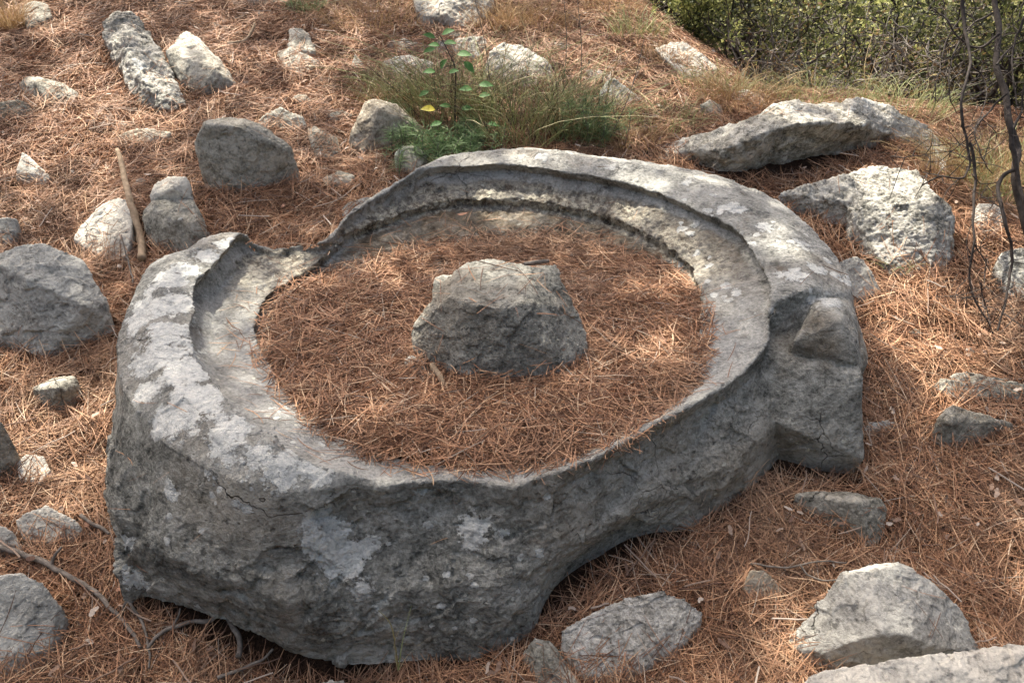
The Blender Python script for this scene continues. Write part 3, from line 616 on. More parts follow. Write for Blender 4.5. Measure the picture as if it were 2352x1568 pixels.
 ('stone','pale sliver of rock cut by the bottom edge below the basin','pale',[(730,1568,1600),(760,1558,1595),(800,1562,1600),(830,1590,1605),(730,1600,1610)],'hull'),
 ('stone','small pale stone sunk in the needles above the rounded grey rock','tan',[(668,225,230),(685,215,224),(705,217,226),(715,230,232),(690,236,236)],'hull'),
 ('stone','long flat pale sliver in the needles below the cracked angular rock','tan',[(525,236,240),(570,232,237),(628,240,244),(600,251,251),(540,248,248)],'hull'),
 ('stone','low rounded stone left of the pale triangular rock','grey',[(752,262,266),(780,250,260),(812,262,268),(800,278,278),(760,275,275)],'hull'),
 ('stone','jagged little rock in a shadowed hollow above the gap in the basin rim','grey',[(740,408,415),(780,390,405),(816,400,412),(810,422,422),(750,427,427)],'hull'),
 ('rock','pale flat rock touching the outside of the broken basin rim','blue',[(784,480,490),(800,462,480),(840,450,470),(868,452,468),(850,475,478),(790,510,510)],'hull'),
 ('rock','rock overgrown by the seedlings behind the basin rim','grey',[(905,350,380),(925,332,370),(960,335,370),(985,360,378),(950,395,395),(910,390,392)],'hull'),
 ('stone','tiny light stone under the big dark-faced boulder','tan',[(640,456,460),(655,449,458),(676,462,466),(672,474,474),(648,466,467)],'hull'),
 ('stone','tiny white chip in open needles right of the basin','pale',[(2218,800,808),(2228,796,806),(2240,806,812),(2232,822,822),(2220,815,815)],'hull'),
 ('stone','tiny grey chip on sunlit needles between the mossy boulder and the holed rock','grey',[(2093,757,762),(2105,752,760),(2118,760,764),(2108,770,770),(2096,768,768)],'hull'),
 ('stone','tiny white stone in needles above the thin broken slab','pale',[(272,282,285),(282,276,282),(292,283,286),(286,289,289),(275,289,289)],'hull'),
 ('stone','half hidden pale rock at the upper left behind the orange bush','grey',[(40,20,30),(70,0,20),(110,5,25),(120,40,45),(60,65,66)],'hull'),
 ('stone','grey rock at the upper edge left of the yellow-green tuft','dark',[(565,-20,0),(600,-30,-5),(655,0,10),(663,22,22),(620,10,14),(570,5,10)],'hull'),
]
cnt = {}
for (nm, lab, mt, pts, kd) in exec_rocks:
    o = rock(nm, lab, nm, mt, pts, G1 if nm == 'rock' else ('small stones scattered in the needles' if nm == 'stone' else 'boulders around the basin'), kd)
# arched ledge at the upper right: overhanging lit crest, dark recessed face
LED = [((1500,352),(1510,362),(1520,372)),((1560,322),(1575,345),(1600,368)),((1640,300),(1660,345),(1668,400)),((1735,264),(1720,320),(1700,398)),((1775,241),(1765,300),(1780,375)),((1821,232),(1830,283),(1850,362)),((1878,239),(1890,282),(1901,354)),
       ((1918,236),(1940,282),(1960,345)),((1968,225),(1985,290),(2001,338)),((2018,230),(2040,305),(2040,320)),((2051,240),(2075,312),(2080,330)),((2088,263),(2110,330),(2112,345)),((2135,287),(2130,350),(2132,365)),((2168,327),(2160,378),(2162,388)),((2178,380),(2170,395),(2172,400))]
def ledge():
    bm = bmesh.new(); pr = []
    for i, (t, l, b) in enumerate(LED):
        fb = hit_ground(*b); over = .13*math.sin(math.pi*min(1, max(0, (i-1)/9.)))
        lip = at_y(l[0], l[1], fb[1]-over); top = at_y(t[0], t[1], fb[1]+.10); back = top + np.array([.03, .16, -.18]); low = fb + np.array([0, .05, -.12])
        mid = (lip+fb)/2; mid[1] += .02
        pr.append([top, lip, back, low, fb, np.array([back[0], back[1]+.05, low[2]])])
    for a, b in zip(pr[:-1], pr[1:]): hull_bm(bm, [Vector(p) for p in a+b])
    me = bpy.data.meshes.new('l'); bm.to_mesh(me); bm.free(); co, F = remesh(me, .007); co = lsmooth(co, F, 3, .5); n = vnormals(co, F)
    d = fbm(co, 5, 3, 61)*.03 + fbm(co, 14, 4, 62, .6, True)*.012 + fbm(co, 45, 4, 63, .6)*.007 - np.clip(fbm(co, 20, 3, 64), 0, 1)*.025
    co = co+n*d[:, None]; g0 = np.array([1.2, 1.5, .4])
    o = mesh_np('ledge', co, F, M['karst'], smooth=True, origin=g0)
    tag(o, 'long arched ledge of pitted limestone with an undercut dark face', 'rock ledge', ); SURF.append((co, F))
ledge()
# central stone in the bowl: explicit y positions
def bz(x, y): return .335 + KR*y
def bowl_pt(u, v, vb):
    F = at_plane(u, vb, .352, KR); return at_y(u, v, F[1])
def bowl_rock(name, label, mat, lumps, vox=.003, rough=1.):
    bm = bmesh.new(); A = []
    for L in lumps:
        P = np.array([bowl_pt(*p) for p in L]); ft = P.copy(); ft[:, 2] = .27+KR*P[:, 1]; A.append(P)
        hull_bm(bm, [Vector(x) for x in np.concatenate([P, ft])])
    A = np.concatenate(A); me = bpy.data.meshes.new('c'); bm.to_mesh(me); bm.free(); co, F = remesh(me, vox); co = lsmooth(co, F, 1, .5); n = vnormals(co, F)
    s = float(np.max(A.max(0)-A.min(0)))*rough
    top = sstep(.8, .95, n[:, 2])
    d = (fbm(co, 9, 3, 71)*s*.018 + fbm(co, 25, 4, 72, .6, True)*s*.008 + fbm(co, 70, 3, 73, .6)*s*.008 + facet(co, 13, 74)*s*.013 + facet(co, 38, 76)*s*.004)*(1-.8*top)*.8
    co = co+n*d[:, None]
    o = mesh_np(name, co, F, M[mat], smooth=True, origin=A.mean(0)); SURF.append((co, F)); return tag(o, label, name)
bowl_rock('rock', 'dark rough flat-topped stone standing in the middle of the basin bowl', 'core',
  [[(1031,683,830),(1044,620,770),(1077,600,755),(1134,593,750),(1154,606,752),(1217,610,755),(1227,656,790),(1204,696,845),(1147,712,860),(1084,699,850),
    (971,723,800),(944,757,805),(945,800,825),(991,833,848),(1050,862,868),(1117,880,880),(1161,850,878),(1200,880,880),(1284,869,870),(1331,836,840),(1347,799,820),(1347,763,805),(1317,703,790),(1244,783,862),(1317,829,850)],
   [(1210,613,755),(1274,607,752),(1294,649,775),(1317,703,790),(1235,660,790),(1275,700,800)],
   [(997,636,760),(1017,628,755),(1046,632,760),(1034,695,800),(994,693,795)]])
bowl_rock('stone', 'small pale stone at the lower left foot of the central stone', 'grey', [[(927,822,845),(945,812,838),(978,830,850),(982,862,872),(978,885,886),(940,880,884)]], .004)

# ------------------------------------------------------------------ height map
def heightmap():
    parts = [( GV, GF )]+SURF
    V, F = join([(a, b) for a, b in parts])
    near = (V[F[:, 0], 0] > -3) & (V[F[:, 0], 0] < 3.2) & (V[F[:, 0], 1] > -1.6) & (V[F[:, 0], 1] < 4.4)
    bvh = BVHTree.FromPolygons(V.tolist(), F[near].tolist())
    X = np.arange(-2.8, 3.0, .014); Y = np.arange(-1.35, 4.2, .014); H = np.zeros((len(Y), len(X)))
    dn = Vector((0, 0, -1))
    for i, y in enumerate(Y):
        for j, x in enumerate(X):
            h = bvh.ray_cast(Vector((x, y, 3)), dn); H[i, j] = h[0][2] if h[0] is not None else 0
    return X, Y, H, bvh
HX, HY, HM, HBVH = heightmap()
def hs(x, y):
    fx = np.clip((x-HX[0])/.014, 0, len(HX)-1.001); fy = np.clip((y-HY[0])/.014, 0, len(HY)-1.001)
    i = fx.astype(int); j = fy.astype(int); a = fx-i; b = fy-j
    return (HM[j, i]*(1-a)*(1-b)+HM[j, i+1]*a*(1-b)+HM[j+1, i]*(1-a)*b+HM[j+1, i+1]*a*b)
CEN = np.array([-.08, .16])
def needle_geo(x, y, zc, L, ang, w, pitch=None, follow=None, bend=.1, lift=None):
    n = len(x); k = 5; t = np.linspace(-.5, .5, k)[None, :]
    dx = np.cos(ang); dy = np.sin(ang)
    b = rng.normal(0, bend, n)
    px = x[:, None] + L[:, None]*(t*dx[:, None] - (t*t*4-.3)*b[:, None]*dy[:, None]*.25)
    py = y[:, None] + L[:, None]*(t*dy[:, None] + (t*t*4-.3)*b[:, None]*dx[:, None]*.25)
    pz = zc[:, None] + t*L[:, None]*pitch[:, None] + (t*t*4-.3)*(rng.normal(0, .06, n)*L*.25)[:, None]
    return np.stack([px, py, pz], -1)
def scatter_needles():
    n = 420000
    # more of them where the slope is near
    y = -1.3 + 5.3*rng.random(n)**1.15; half = .95 + (y+1.73)*.72
    x = (rng.random(n)*2-1)*half
    r = np.hypot(x-CEN[0], y-CEN[1]); keep = (x > -2.75) & (x < 2.9) & (y < 4.1)
    d = np.minimum((x-1.21)*.88 + (y-1.68)*.475, (x-1.7)*.2 + (y-1.74)*.98); keep &= rng.random(n) < np.exp(-np.clip(d-.15, 0, 9)/.35)
    x, y = x[keep], y[keep]
    g = gfull(x, y); h = hs(x, y); over = h-g
    p = np.exp(-(np.clip(over-.008, 0, 9)/.016)) + .0018
    patch = fbm(v3(x, y, 3.), 5, 3, 90) ; p = p + np.where((over > .02) & (over < .2) & (patch > .12), .045, 0)
    inbas = np.hypot(x-CEN[0], y-CEN[1]) < .70
    keep = (rng.random(len(x)) < p) & ~inbas
    x, y, g, h, over = x[keep], y[keep], g[keep], h[keep], over[keep]; n = len(x)
    L = np.clip(rng.normal(.118, .032, n), .03, .18); ang = rng.random(n)*2*np.pi + .6*fbm(v3(x, y, 1.), 1.3, 2, 91)
    onrock = over > .012; L = np.where(onrock, L*.8, L)
    # slope along the needle from the height map
    e = L*.42; h1 = hs(x+np.cos(ang)*e, y+np.sin(ang)*e); h0 = hs(x-np.cos(ang)*e, y-np.sin(ang)*e)
    g1 = gsm(x+np.cos(ang)*e, y+np.sin(ang)*e); g0 = gsm(x-np.cos(ang)*e, y-np.sin(ang)*e)
    sl = np.where(np.abs(h1-h0) < .9*2*e, (h1-h0)/(2*e), (g1-g0)/(2*e))
    sl = sl + rng.normal(0, .10, n)
    zc = np.where(onrock, (h1+h0)/2, g)
    zc = np.where(onrock, np.maximum(zc, h), zc)
    tuft = np.clip(fbm(v3(x, y, 7.), 6, 3, 93)+.15, 0, 1)
    zc = zc + np.where(onrock, .002, rng.random(n)**1.5*(.014+.045*tuft)) 
    bad = onrock & (np.abs((h1+h0)/2-h) > .012); 
    ok = ~bad; x, y, zc, L, ang, sl = x[ok], y[ok], zc[ok], L[ok], ang[ok], sl[ok]; n = len(x)
    P = needle_geo(x, y, zc, L, ang, None, sl, bend=.2)
    W = np.full((n, 5), 1.)*(.0012+.0009*rng.random(n))[:, None]*(1+.25*np.clip(y+1, 0, 4))[:, None]**.5*np.array([.7, 1, 1, .9, .4])
    V, F = ribbons(P, W, rng.normal(0, .8, n))
    # broken twigs and bark flakes caught in the carpet
    m = 1500; j = rng.choice(n, m, replace=False); a = rng.random(m)*6.28; kind_ = rng.random(m) < .45
    Lm = np.where(kind_, rng.uniform(.04, .13, m), rng.uniform(.012, .03, m)); t = np.linspace(-.5, .5, 5)[None, :]
    cx, cy = x[j], y[j]; ex = np.cos(a)*Lm*.45; ey = np.sin(a)*Lm*.45; slp = (gsm(cx+ex, cy+ey)-gsm(cx-ex, cy-ey))/(.9*Lm)+rng.normal(0, .08, m)
    Q = np.stack([cx[:, None]+t*(Lm*np.cos(a))[:, None], cy[:, None]+t*(Lm*np.sin(a))[:, None], (gfull(cx, cy)+.03+.015*rng.random(m))[:, None]+t*(Lm*slp)[:, None]], -1); Q += rng.normal(0, .0015, Q.shape)
    tv = tubes(Q[kind_], np.repeat(rng.uniform(.0011, .0026, kind_.sum())[:, None], 5, 1), 5)
    fv = ribbons(Q[~kind_], rng.uniform(.006, .013, (~kind_).sum())[:, None]*np.array([.5, 1, 1, .9, .4]), rng.normal(0, .5, (~kind_).sum()))
    nf = len(F); V, F = join([(V, F), tv, fv]); mi = np.zeros(len(F), int); mi[nf:] = 1
    o = mesh_np('pine_needle_litter', V, F, [M['needle'], M['litterbits']], mi=mi); tag(o, 'thick carpet of fallen orange-brown pine needles over the slope', 'pine needles', kind='stuff')
def bed(x, y):
    r = np.hypot(x-CEN[0], y-CEN[1]-.0)
    return .350 + KR*y + .022*sstep(.30, .56, r) + .016*fbm(v3(x, y, 0), 6, 3, 95) - .040*sstep(.15, .62, y)
def bowl_needles():
    # dense bed surface
    rr = np.linspace(0, .585, 60); th = np.linspace(0, 2*np.pi, 200, endpoint=False)
    RR, TH = np.meshgrid(rr, th, indexing='ij'); x = CEN[0]+RR*np.cos(TH); y = CEN[1]+RR*np.sin(TH)
    z = bed(x.ravel(), y.ravel()).reshape(x.shape) - .02 - .03*sstep(.5, .585, RR) - .04*sstep(.40, .55, RR)*sstep(.1, .4, np.sin(TH))
    V0 = np.stack([x, y, z], -1).reshape(-1, 3); i = np.arange(59)[:, None]*200; j = np.arange(200)[None, :]; F0 = np.stack([i+j, i+200+j, i+200+(j+1) % 200, i+(j+1) % 200], -1).reshape(-1, 4)
    n = 48000; r = .66*np.sqrt(rng.random(n)); t = rng.random(n)*2*np.pi
    x = CEN[0]+r*np.cos(t); y = CEN[1]-.015+r*np.sin(t)
    edge = .635 + .05*fbm(v3(np.cos(t), np.sin(t), 0), 3.5, 4, 97) - .15*np.clip(np.sin(t), 0, 1)**2 - .03*np.clip(-np.sin(t), 0, 1) - .04*np.clip(np.cos(t-3.6), 0, 1)**2 - .085*np.clip(np.cos(t-2.45), 0, 1)**3
    keep = r < edge + rng.exponential(.035, n)*(1+.8*fbm(v3(np.cos(t), np.sin(t), 4), 4, 2, 98))
    x, y, t, r = x[keep], y[keep], t[keep], r[keep]; n = len(x)
    z = bed(x, y) + rng.random(n)**1.3*.034 - .008
    h = hs(x, y); onrock = h > z+.03; k2 = ~onrock | (rng.random(n) < .02)
    zz = np.where(h > z, h+.003, z); x, y, z, t, r = x[k2], y[k2], zz[k2], t[k2], r[k2]; n = len(x)
    # leave the dark hole behind the central stone
    hp = at_plane(1005, 612, .34, KR); dd = np.hypot(x-hp[0], (y-hp[1])*.7); k3 = dd > .035; x, y, z, t, r = x[k3], y[k3], z[k3], t[k3], r[k3]; n = len(x)
    L = np.clip(rng.normal(.105, .028, n), .04, .15); ang = rng.random(n)*2*np.pi
    e = L/2; out = np.maximum(np.hypot(x+np.cos(ang)*e-CEN[0], y+np.sin(ang)*e-CEN[1]), np.hypot(x-np.cos(ang)*e-CEN[0], y-np.sin(ang)*e-CEN[1]))
    L = np.where(out > .68, L*.55, L)
    sl = KR*np.sin(ang) + rng.normal(0, .15, n)
    P = needle_geo(x, y, z, L, ang, None, sl, bend=.2)
    W = np.full((n, 5), 1.)*(.0012+.0009*rng.random(n))[:, None]*1.25*np.array([.7, 1, 1, .9, .4])
    V, F = ribbons(P, W, rng.normal(0, .8, n))
    # strays on the shelf and rim
    n = 900; t = rng.random(n)*2*np.pi; r = .60+.14*rng.random(n)**1.8; x = CEN[0]+r*np.cos(t); y = CEN[1]+r*np.sin(t); ang = rng.random(n)*6.3; L = rng.uniform(.03, .085, n)
    h1 = hs(x+np.cos(ang)*L*.45, y+np.sin(ang)*L*.45); h0 = hs(x-np.cos(ang)*L*.45, y-np.sin(ang)*L*.45); hc = hs(x, y)
    ok = (np.abs(h1-h0) < .6*L) & (np.abs((h1+h0)/2-hc) < .006) & (rng.random(n) < np.where(y < .2, .8, .35)*(1-.5*np.cos(t-.3)))
    x, y, ang, L, h1, h0, hc = [q[ok] for q in (x, y, ang, L, h1, h0, hc)]
    P2 = needle_geo(x, y, np.maximum(hc, (h1+h0)/2)+.003, L, ang, None, (h1-h0)/(.9*L), bend=.3)
    V2, F2 = ribbons(P2, np.full((len(x), 5), .0018)*np.array([.7, 1, 1, .9, .4]), rng.normal(0, .4, len(x)))
    V, F = join([(V0, F0), (V, F), (V2, F2)]); mi = np.ones(len(F), int); mi[:len(F0)] = 0
    o = mesh_np('basin_needle_fill', V, F, [M['soil'], M['needle']], mi=mi); tag(o, 'bed of orange-brown pine needles filling the round bowl of the basin', 'pine needles', kind='stuff')
scatter_needles(); bowl_needles()

# ------------------------------------------------------------------ branches and sticks
def stick(name, label, cat, mat, pts, r0, r1, k=24, sides=8, lift=.012, twigs=(), group=None, abs3=False, jit=.004):
    """pts: pixels on the ground (or 3-D points); twigs become children"""
    def world(pp):
        if abs3: P = np.array(pp, float)
        else:
            P = []
            for p in pp:
                g = hit_ground(p[0], p[1]); l = p[2] if len(p) > 2 else lift; g = g.copy(); q = at_y(p[0], p[1], g[1]); hz = float(hs(np.array([q[0]]), np.array([q[1]]))[0]); q[2] = (hz if abs(hz-q[2]) < .06 else q[2]) + l + .012; P.append(q)
            P = np.array(P)
        P = resample(P, k); P += jit*np.stack([perlin(P*30+s, s) for s in (1, 2, 3)], 1); return P
    P = world(pts)
    def tb(P, a, b):
        rad = np.linspace(a, b, k)*(1+.18*perlin(P*60, 5)); V, F = tubes(P[None], rad[None], sides)
        c0, c1 = P[0], P[-1]; n = len(V); V = np.concatenate([V, [c0], [c1]])
        caps = [[(j+1) % sides, j, n, n] for j in range(0, sides)] + [[n-sides+j, n-sides+(j+1) % sides, n+1, n+1] for j in range(sides)]
        return V, F, caps
    def mk(nm, P, a, b, parent=None, org=None):
        V, F, caps = tb(P, a, b)
        bm = bmesh.new(); vs = [bm.verts.new(p-org) for p in V]
        for f in F: bm.faces.new([vs[i] for i in f])
        for c in caps: bm.faces.new([vs[i] for i in c[:3]])
        me = bpy.data.meshes.new(nm); 
        for f in bm.faces: f.smooth = True
        bm.to_mesh(me); bm.free(); me.materials.append(M[mat]); o = bpy.data.objects.new(nm, me); COL.objects.link(o); o.parent = parent; return o
    org = P[0].copy()
    if twigs:
        root = empty(name, org); mk('main_stem', P, r0, r1, root, org)
        for tw in twigs: mk('side_twig', world(tw[0]), tw[1], tw[2], root, org)
    else:
        root = mk(name, P, r0, r1, None, org); root.location = org
    return tag(root, label, cat, group)
stick('fallen_branch', 'long grey fallen branch curving across the lower left corner', 'branch', 'twigbark', [(-20,1270),(0,1277),(67,1293),(117,1312),(167,1335),(207,1356),(240,1382),(263,1410),(287,1436),(310,1468),(330,1500)], .009, .004, 40, twigs=[([(125,1312,.012),(140,1300,.03),(158,1290,.045)], .005, .003)])
stick('fallen_branch', 'thin curved grey twig below the left foot of the basin', 'branch', 'twigbark', [(283,1412),(307,1413),(330,1438),(343,1472),(348,1510),(350,1545)], .004, .0025, 30)
stick('fallen_branch', 'arching dead root in the dark hollow under the basin front', 'branch', 'twigbark', [(345,1500),(383,1462),(433,1446),(483,1438),(520,1436,.03),(543,1458,.02),(556,1492),(552,1530)], .0045, .007, 36, twigs=[([(405,1455,.012),(412,1440,.02),(424,1420,.03)], .004, .002)])
stick('fallen_branch', 'dark twig rising out of needles below the basin front', 'branch', 'twigbark', [(505,1570),(583,1540),(610,1525),(633,1508,.02)], .005, .003, 20)
stick('fallen_branch', 'short pale stick against the left wall of the basin', 'branch', 'twigbark', [(192,1198),(220,1215),(255,1234)], .005, .004, 14)
stick('fallen_branch', 'weathered upright dead branch beside the bright slab', 'branch', 'wood', [(330,605),(326,560),(312,505,.03),(300,455,.06),(288,402,.10)], .016, .009, 26)
stick('fallen_branch', 'curved brown stick on needles right of the cracked angular rock', 'branch', 'wood', [(525,115),(550,110),(572,98,.02),(590,80,.04)], .011, .006, 18)
stick('fallen_branch', 'slim forked pale twig left of the smooth bluish boulder', 'branch', 'twigbark', [(1720,1308),(1780,1322),(1830,1322,.02),(1880,1318,.03),(1935,1324,.03)], .0028, .002, 26, twigs=[([(1828,1322,.02),(1850,1345,.02),(1890,1353,.02),(1950,1350,.03),(1985,1330,.04)], .0025, .0015)])
stick('fallen_branch', 'thin grey twig poking up from the needles at the left rim', 'branch', 'twigbark', [(308,655,.0),(300,615,.02),(292,580,.03)], .003, .002, 12)
P = [at_plane(1035, 905, .36, KR), at_plane(1012, 870, .372, KR), at_plane(992, 835, .385, KR)]
stick('wood_splinter', 'short splinter of wood leaning on the central stone', 'splinter', 'wood', P, .007, .009, 14, abs3=True)
P = [at_plane(1205, 606, .40, KR), at_plane(1235, 602, .41, KR), at_plane(1262, 600, .415, KR)]
stick('bark_piece', 'small curl of bark behind the top of the central stone', 'bark', 'twigbark', P, .008, .006, 12, abs3=True)
# little leaves and chips
def leaf_mesh(L, W, fold=.2, k=7):
    t = np.linspace(0, 1, k); w = np.sin(np.pi*t**.85)*W/2+.0004; x = t*L
    A = np.stack([x, -w, fold*w], 1); C = np.stack([x, 0*x, -0*x], 1); B = np.stack([x, w, fold*w], 1)
    z = -.25*L*t*t; A[:, 2] += z; B[:, 2] += z; C[:, 2] += z
    V = np.concatenate([A, C, B]); F = [[i, i+1, k+i+1, k+i] for i in range(k-1)]+[[k+i, k+i+1, 2*k+i+1, 2*k+i] for i in range(k-1)]
    return V, np.array(F)
M['deadleaf'] = island_mat('dead_leaf', [(0, (.30, .15, .09)), (1, (.42, .24, .16))], .7, .1)
def dead_leaf(u, v, L, label, z=None, rot=0):
    if z is None: c = hit_ground(u, v); c[2] = float(hs(np.array([c[0]]), np.array([c[1]]))[0])+.022
    else: c = at_plane(u, v, z, KR)
    V, F = leaf_mesh(L, L*.5, .5); V[:, 2] = -V[:, 2]*.5; ca, sa = math.cos(rot), math.sin(rot); V = V@np.array([[ca, sa, 0], [-sa, ca, 0], [0, 0, 1]]) + c
    tag(mesh_np('dead_leaf', V, F, M['deadleaf'], smooth=True, origin=c), label, 'leaf', 'dead leaves on the needles')
dead_leaf(270, 1365, .035, 'rounded brown dead leaf at the lower left foot of the basin', None, 1.2)
dead_leaf(1205, 662, .022, 'small pinkish dead leaf on top of the central stone', .475, .3)
dead_leaf(652, 485, .03, 'pinkish dead leaf under the big dark-faced boulder', None, 1.8)
dead_leaf(1050, 492, .04, 'brown dead leaf lying under the back wall of the basin', .385, .2)
dead_leaf(205, 1222, .03, 'brown dead leaf beside the flat pale rock', None, 2.)
dead_leaf(2110, 1196, .025, 'reddish dead leaf in needles right of the pointed grey rock', None, 2.5)

# ------------------------------------------------------------------ plants
def strands(n, base, spread, h, lean, width, curl=.5, k=7, tube=True, droop=0., seed=0):
    r = np.random.default_rng(seed); a = r.random(n)*2*np.pi; q = spread*np.sqrt(r.random(n))
    bx = base[0]+q*np.cos(a); by = base[1]+q*np.sin(a)*.6; bzz = gsm(bx, by)-.01
    H = h*(.45+.55*r.random(n)); la = a+r.normal(0, .9, n); ln = lean*np.abs(r.normal(.6, .5, n))
    t = np.linspace(0, 1, k)[None, :]
    ca = r.random(n)*6.3; cu = curl*r.normal(0, .12, n)*H
    x = bx[:, None]+ (ln*H)[:, None]*np.cos(la)[:, None]*t**1.4 + cu[:, None]*np.cos(ca)[:, None]*np.sin(t*3.5)
    y = by[:, None]+ (ln*H)[:, None]*np.sin(la)[:, None]*t**1.4 + cu[:, None]*np.sin(ca)[:, None]*np.sin(t*3.5)
    z = bzz[:, None]+H[:, None]*(t - droop*t**3)
    P = np.stack([x, y, z], -1); W = (width*(.6+.8*r.random(n)))[:, None]*np.linspace(1, .35, k)[None, :]
    return tubes(P, W/2, 3) if tube else ribbons(P, W, r.normal(0, .7, n))
def plant(name, label, cat, layers, px, group=None):
    b = hit_ground(*px); org = b
    if len(layers) == 1:
        nm, mt, geo = layers[0]; o = mesh_np(name, geo[0], geo[1], M[mt], origin=org); return tag(o, label, cat, group)
    root = empty(name, org); tag(root, label, cat, group)
    for nm, mt, geo in layers: mesh_np(nm, geo[0]-org, geo[1], M[mt], parent=root)
    return root
def B(u, v): return hit_ground(u, v)
def broom(u, v, sp, h, seed, label, n=420):
    b = B(u, v)
    plant('broom_shrub', label, 'shrub', [('green_stems', 'strand', strands(n, b, sp, h, .9, .0024, 1.2, seed=seed, droop=.25)), ('woody_stems', 'darkbark', strands(n//5, b, sp*.8, h*.85, .9, .0028, 1.5, seed=seed+1)),
        ('dry_stems', 'strand_dry', strands(n//3, b, sp, h*.8, 1.1, .0020, 1.2, seed=seed+2, droop=.4))], (u, v), 'wiry broom shrubs behind the basin')
broom(1030, 270, .22, .46, 101, 'wiry olive-green shrub around the leafy sapling', 300)
broom(1190, 305, .24, .46, 104, 'wiry olive shrub in the middle of the clump behind the basin', 320)
broom(1330, 305, .17, .38, 107, 'wiry green shrub at the right end of the clump behind the basin', 240)
broom(905, 245, .14, .24, 110, 'small yellowish wiry tuft at the left of the clump', 200)
def whorls(px, n, h, seed, label, sp=.10):
    r = np.random.default_rng(seed); b = B(*px); parts = []; stems = []
    for i in range(n):
        x = b[0]+r.normal(0, sp); y = b[1]+r.normal(0, sp*.5); z0 = float(gsm(x, y)); hh = h*r.uniform(.4, 1.1); top = np.array([x+r.normal(0, .03), y+r.normal(0, .03), z0+hh])
        stems.append(resample([[x, y, z0-.01], [(x+top[0])/2+r.normal(0, .01), (y+top[1])/2, z0+hh/2], top], 5))
        m = 46; tt = r.random(m)**.6; c = np.array([x, y, z0])+(top-np.array([x, y, z0]))*tt[:, None]
        d = r.normal(size=(m, 3)); d[:, 2] = np.abs(d[:, 2])*.8+.2; d /= np.linalg.norm(d, axis=1)[:, None]; L = r.uniform(.03, .065, m)
        t = np.linspace(0, 1, 4)[None, :, None]; P = c[:, None, :]+d[:, None, :]*L[:, None, None]*t; P[:, :, 2] -= .25*(t[..., 0]**2)*L[:, None]
        parts.append(ribbons(P, np.full((m, 4), .0023)*np.array([1, 1, .8, .3]), r.normal(0, .8, m)))
    sv = tubes(np.array(stems), np.full((n, 5), .0015), 4)
    plant('pine_seedling', label, 'seedling', [('needles', 'strand_green', join(parts)), ('stem', 'twigbark', sv)], px, 'pine seedlings behind the basin')
whorls((985, 365), 46, .12, 201, 'fresh green pine seedlings spilling over the left of the back rim', .11)
whorls((1080, 345), 26, .12, 203, 'green spiky seedling in front of the leafy sapling', .08)
whorls((1345, 325), 34, .17, 205, 'bright green seedling tuft right of the clump', .07)
whorls((890, 265), 6, .08, 207, 'thin yellow-green seedling left of the clump', .05)
# leafy sapling
def sapling():
    b = B(1045, 335); root = empty('leafy_sapling', b); tag(root, 'slim sapling with broad green oval leaves standing in the wiry clump', 'sapling')
    yb = b[1]; st = np.array([b, at_y(1045, 240, yb), at_y(1046, 160, yb-.02), at_y(1025, 110, yb), at_y(1010, 80, yb)])
    P = resample(st, 14); V, F = tubes(P[None], np.linspace(.004, .0015, 14)[None], 6); mesh_np('stem', V-b, F, M['darkbark'], parent=root)
    r = np.random.default_rng(5)
    for i, (u, v, ang, L) in enumerate([(1000, 88, 2.6, .05), (1015, 80, .6, .055), (1010, 105, 2.9, .045), (1020, 100, .2, .05), (1050, 125, .1, .06), (1065, 142, -.9, .06), (1000, 112, 3.4, .05), (1000, 165, 3.0, .05), (1012, 158, 1.2, .05), (1030, 168, .5, .045),
            (1100, 195, .1, .06), (1085, 205, 3.0, .055), (1100, 222, .4, .05), (985, 210, 3.6, .045), (1000, 252, 2.9, .06), (1060, 250, .2, .05), (1035, 245, 2.8, .045), (1120, 285, 0, .05), (1015, 282, 3.3, .05)]):
        c = at_y(u, v, yb-.02+r.normal(0, .03)); V, F = leaf_mesh(L, L*.55, .3)
        tl = r.normal(.3, .35); ca, sa = math.cos(ang), math.sin(ang)
        X = np.array([ca, -.3, sa*.7+.1]); X /= np.linalg.norm(X); Y = np.cross([0, -.55, .83], X); Y /= np.linalg.norm(Y); Z = np.cross(X, Y)
        V = V[:, :1]*X + V[:, 1:2]*Y + V[:, 2:]*Z + c
        o = mesh_np('leaf', V-b, F, M['leafyellow'] if i == 14 else M['sapleaf'], parent=root, smooth=True)
        if i == 14: o['label'] = 'yellowing leaf low on the sapling'
        # leaf stalk joins the stem
        j = np.argmin(np.linalg.norm(P-c, axis=1)); q = resample([P[j], (P[j]+c)/2+[0, 0, .005], c], 4); V, F = tubes(q[None], np.full((1, 4), .0009), 4); mesh_np('leaf_stalk', V-b, F, M['darkbark'], parent=root)
M['leafyellow'] = island_mat('yellow_leaf', [(0, (.45, .40, .05)), (1, (.5, .42, .06))], .5, .3)
sapling()
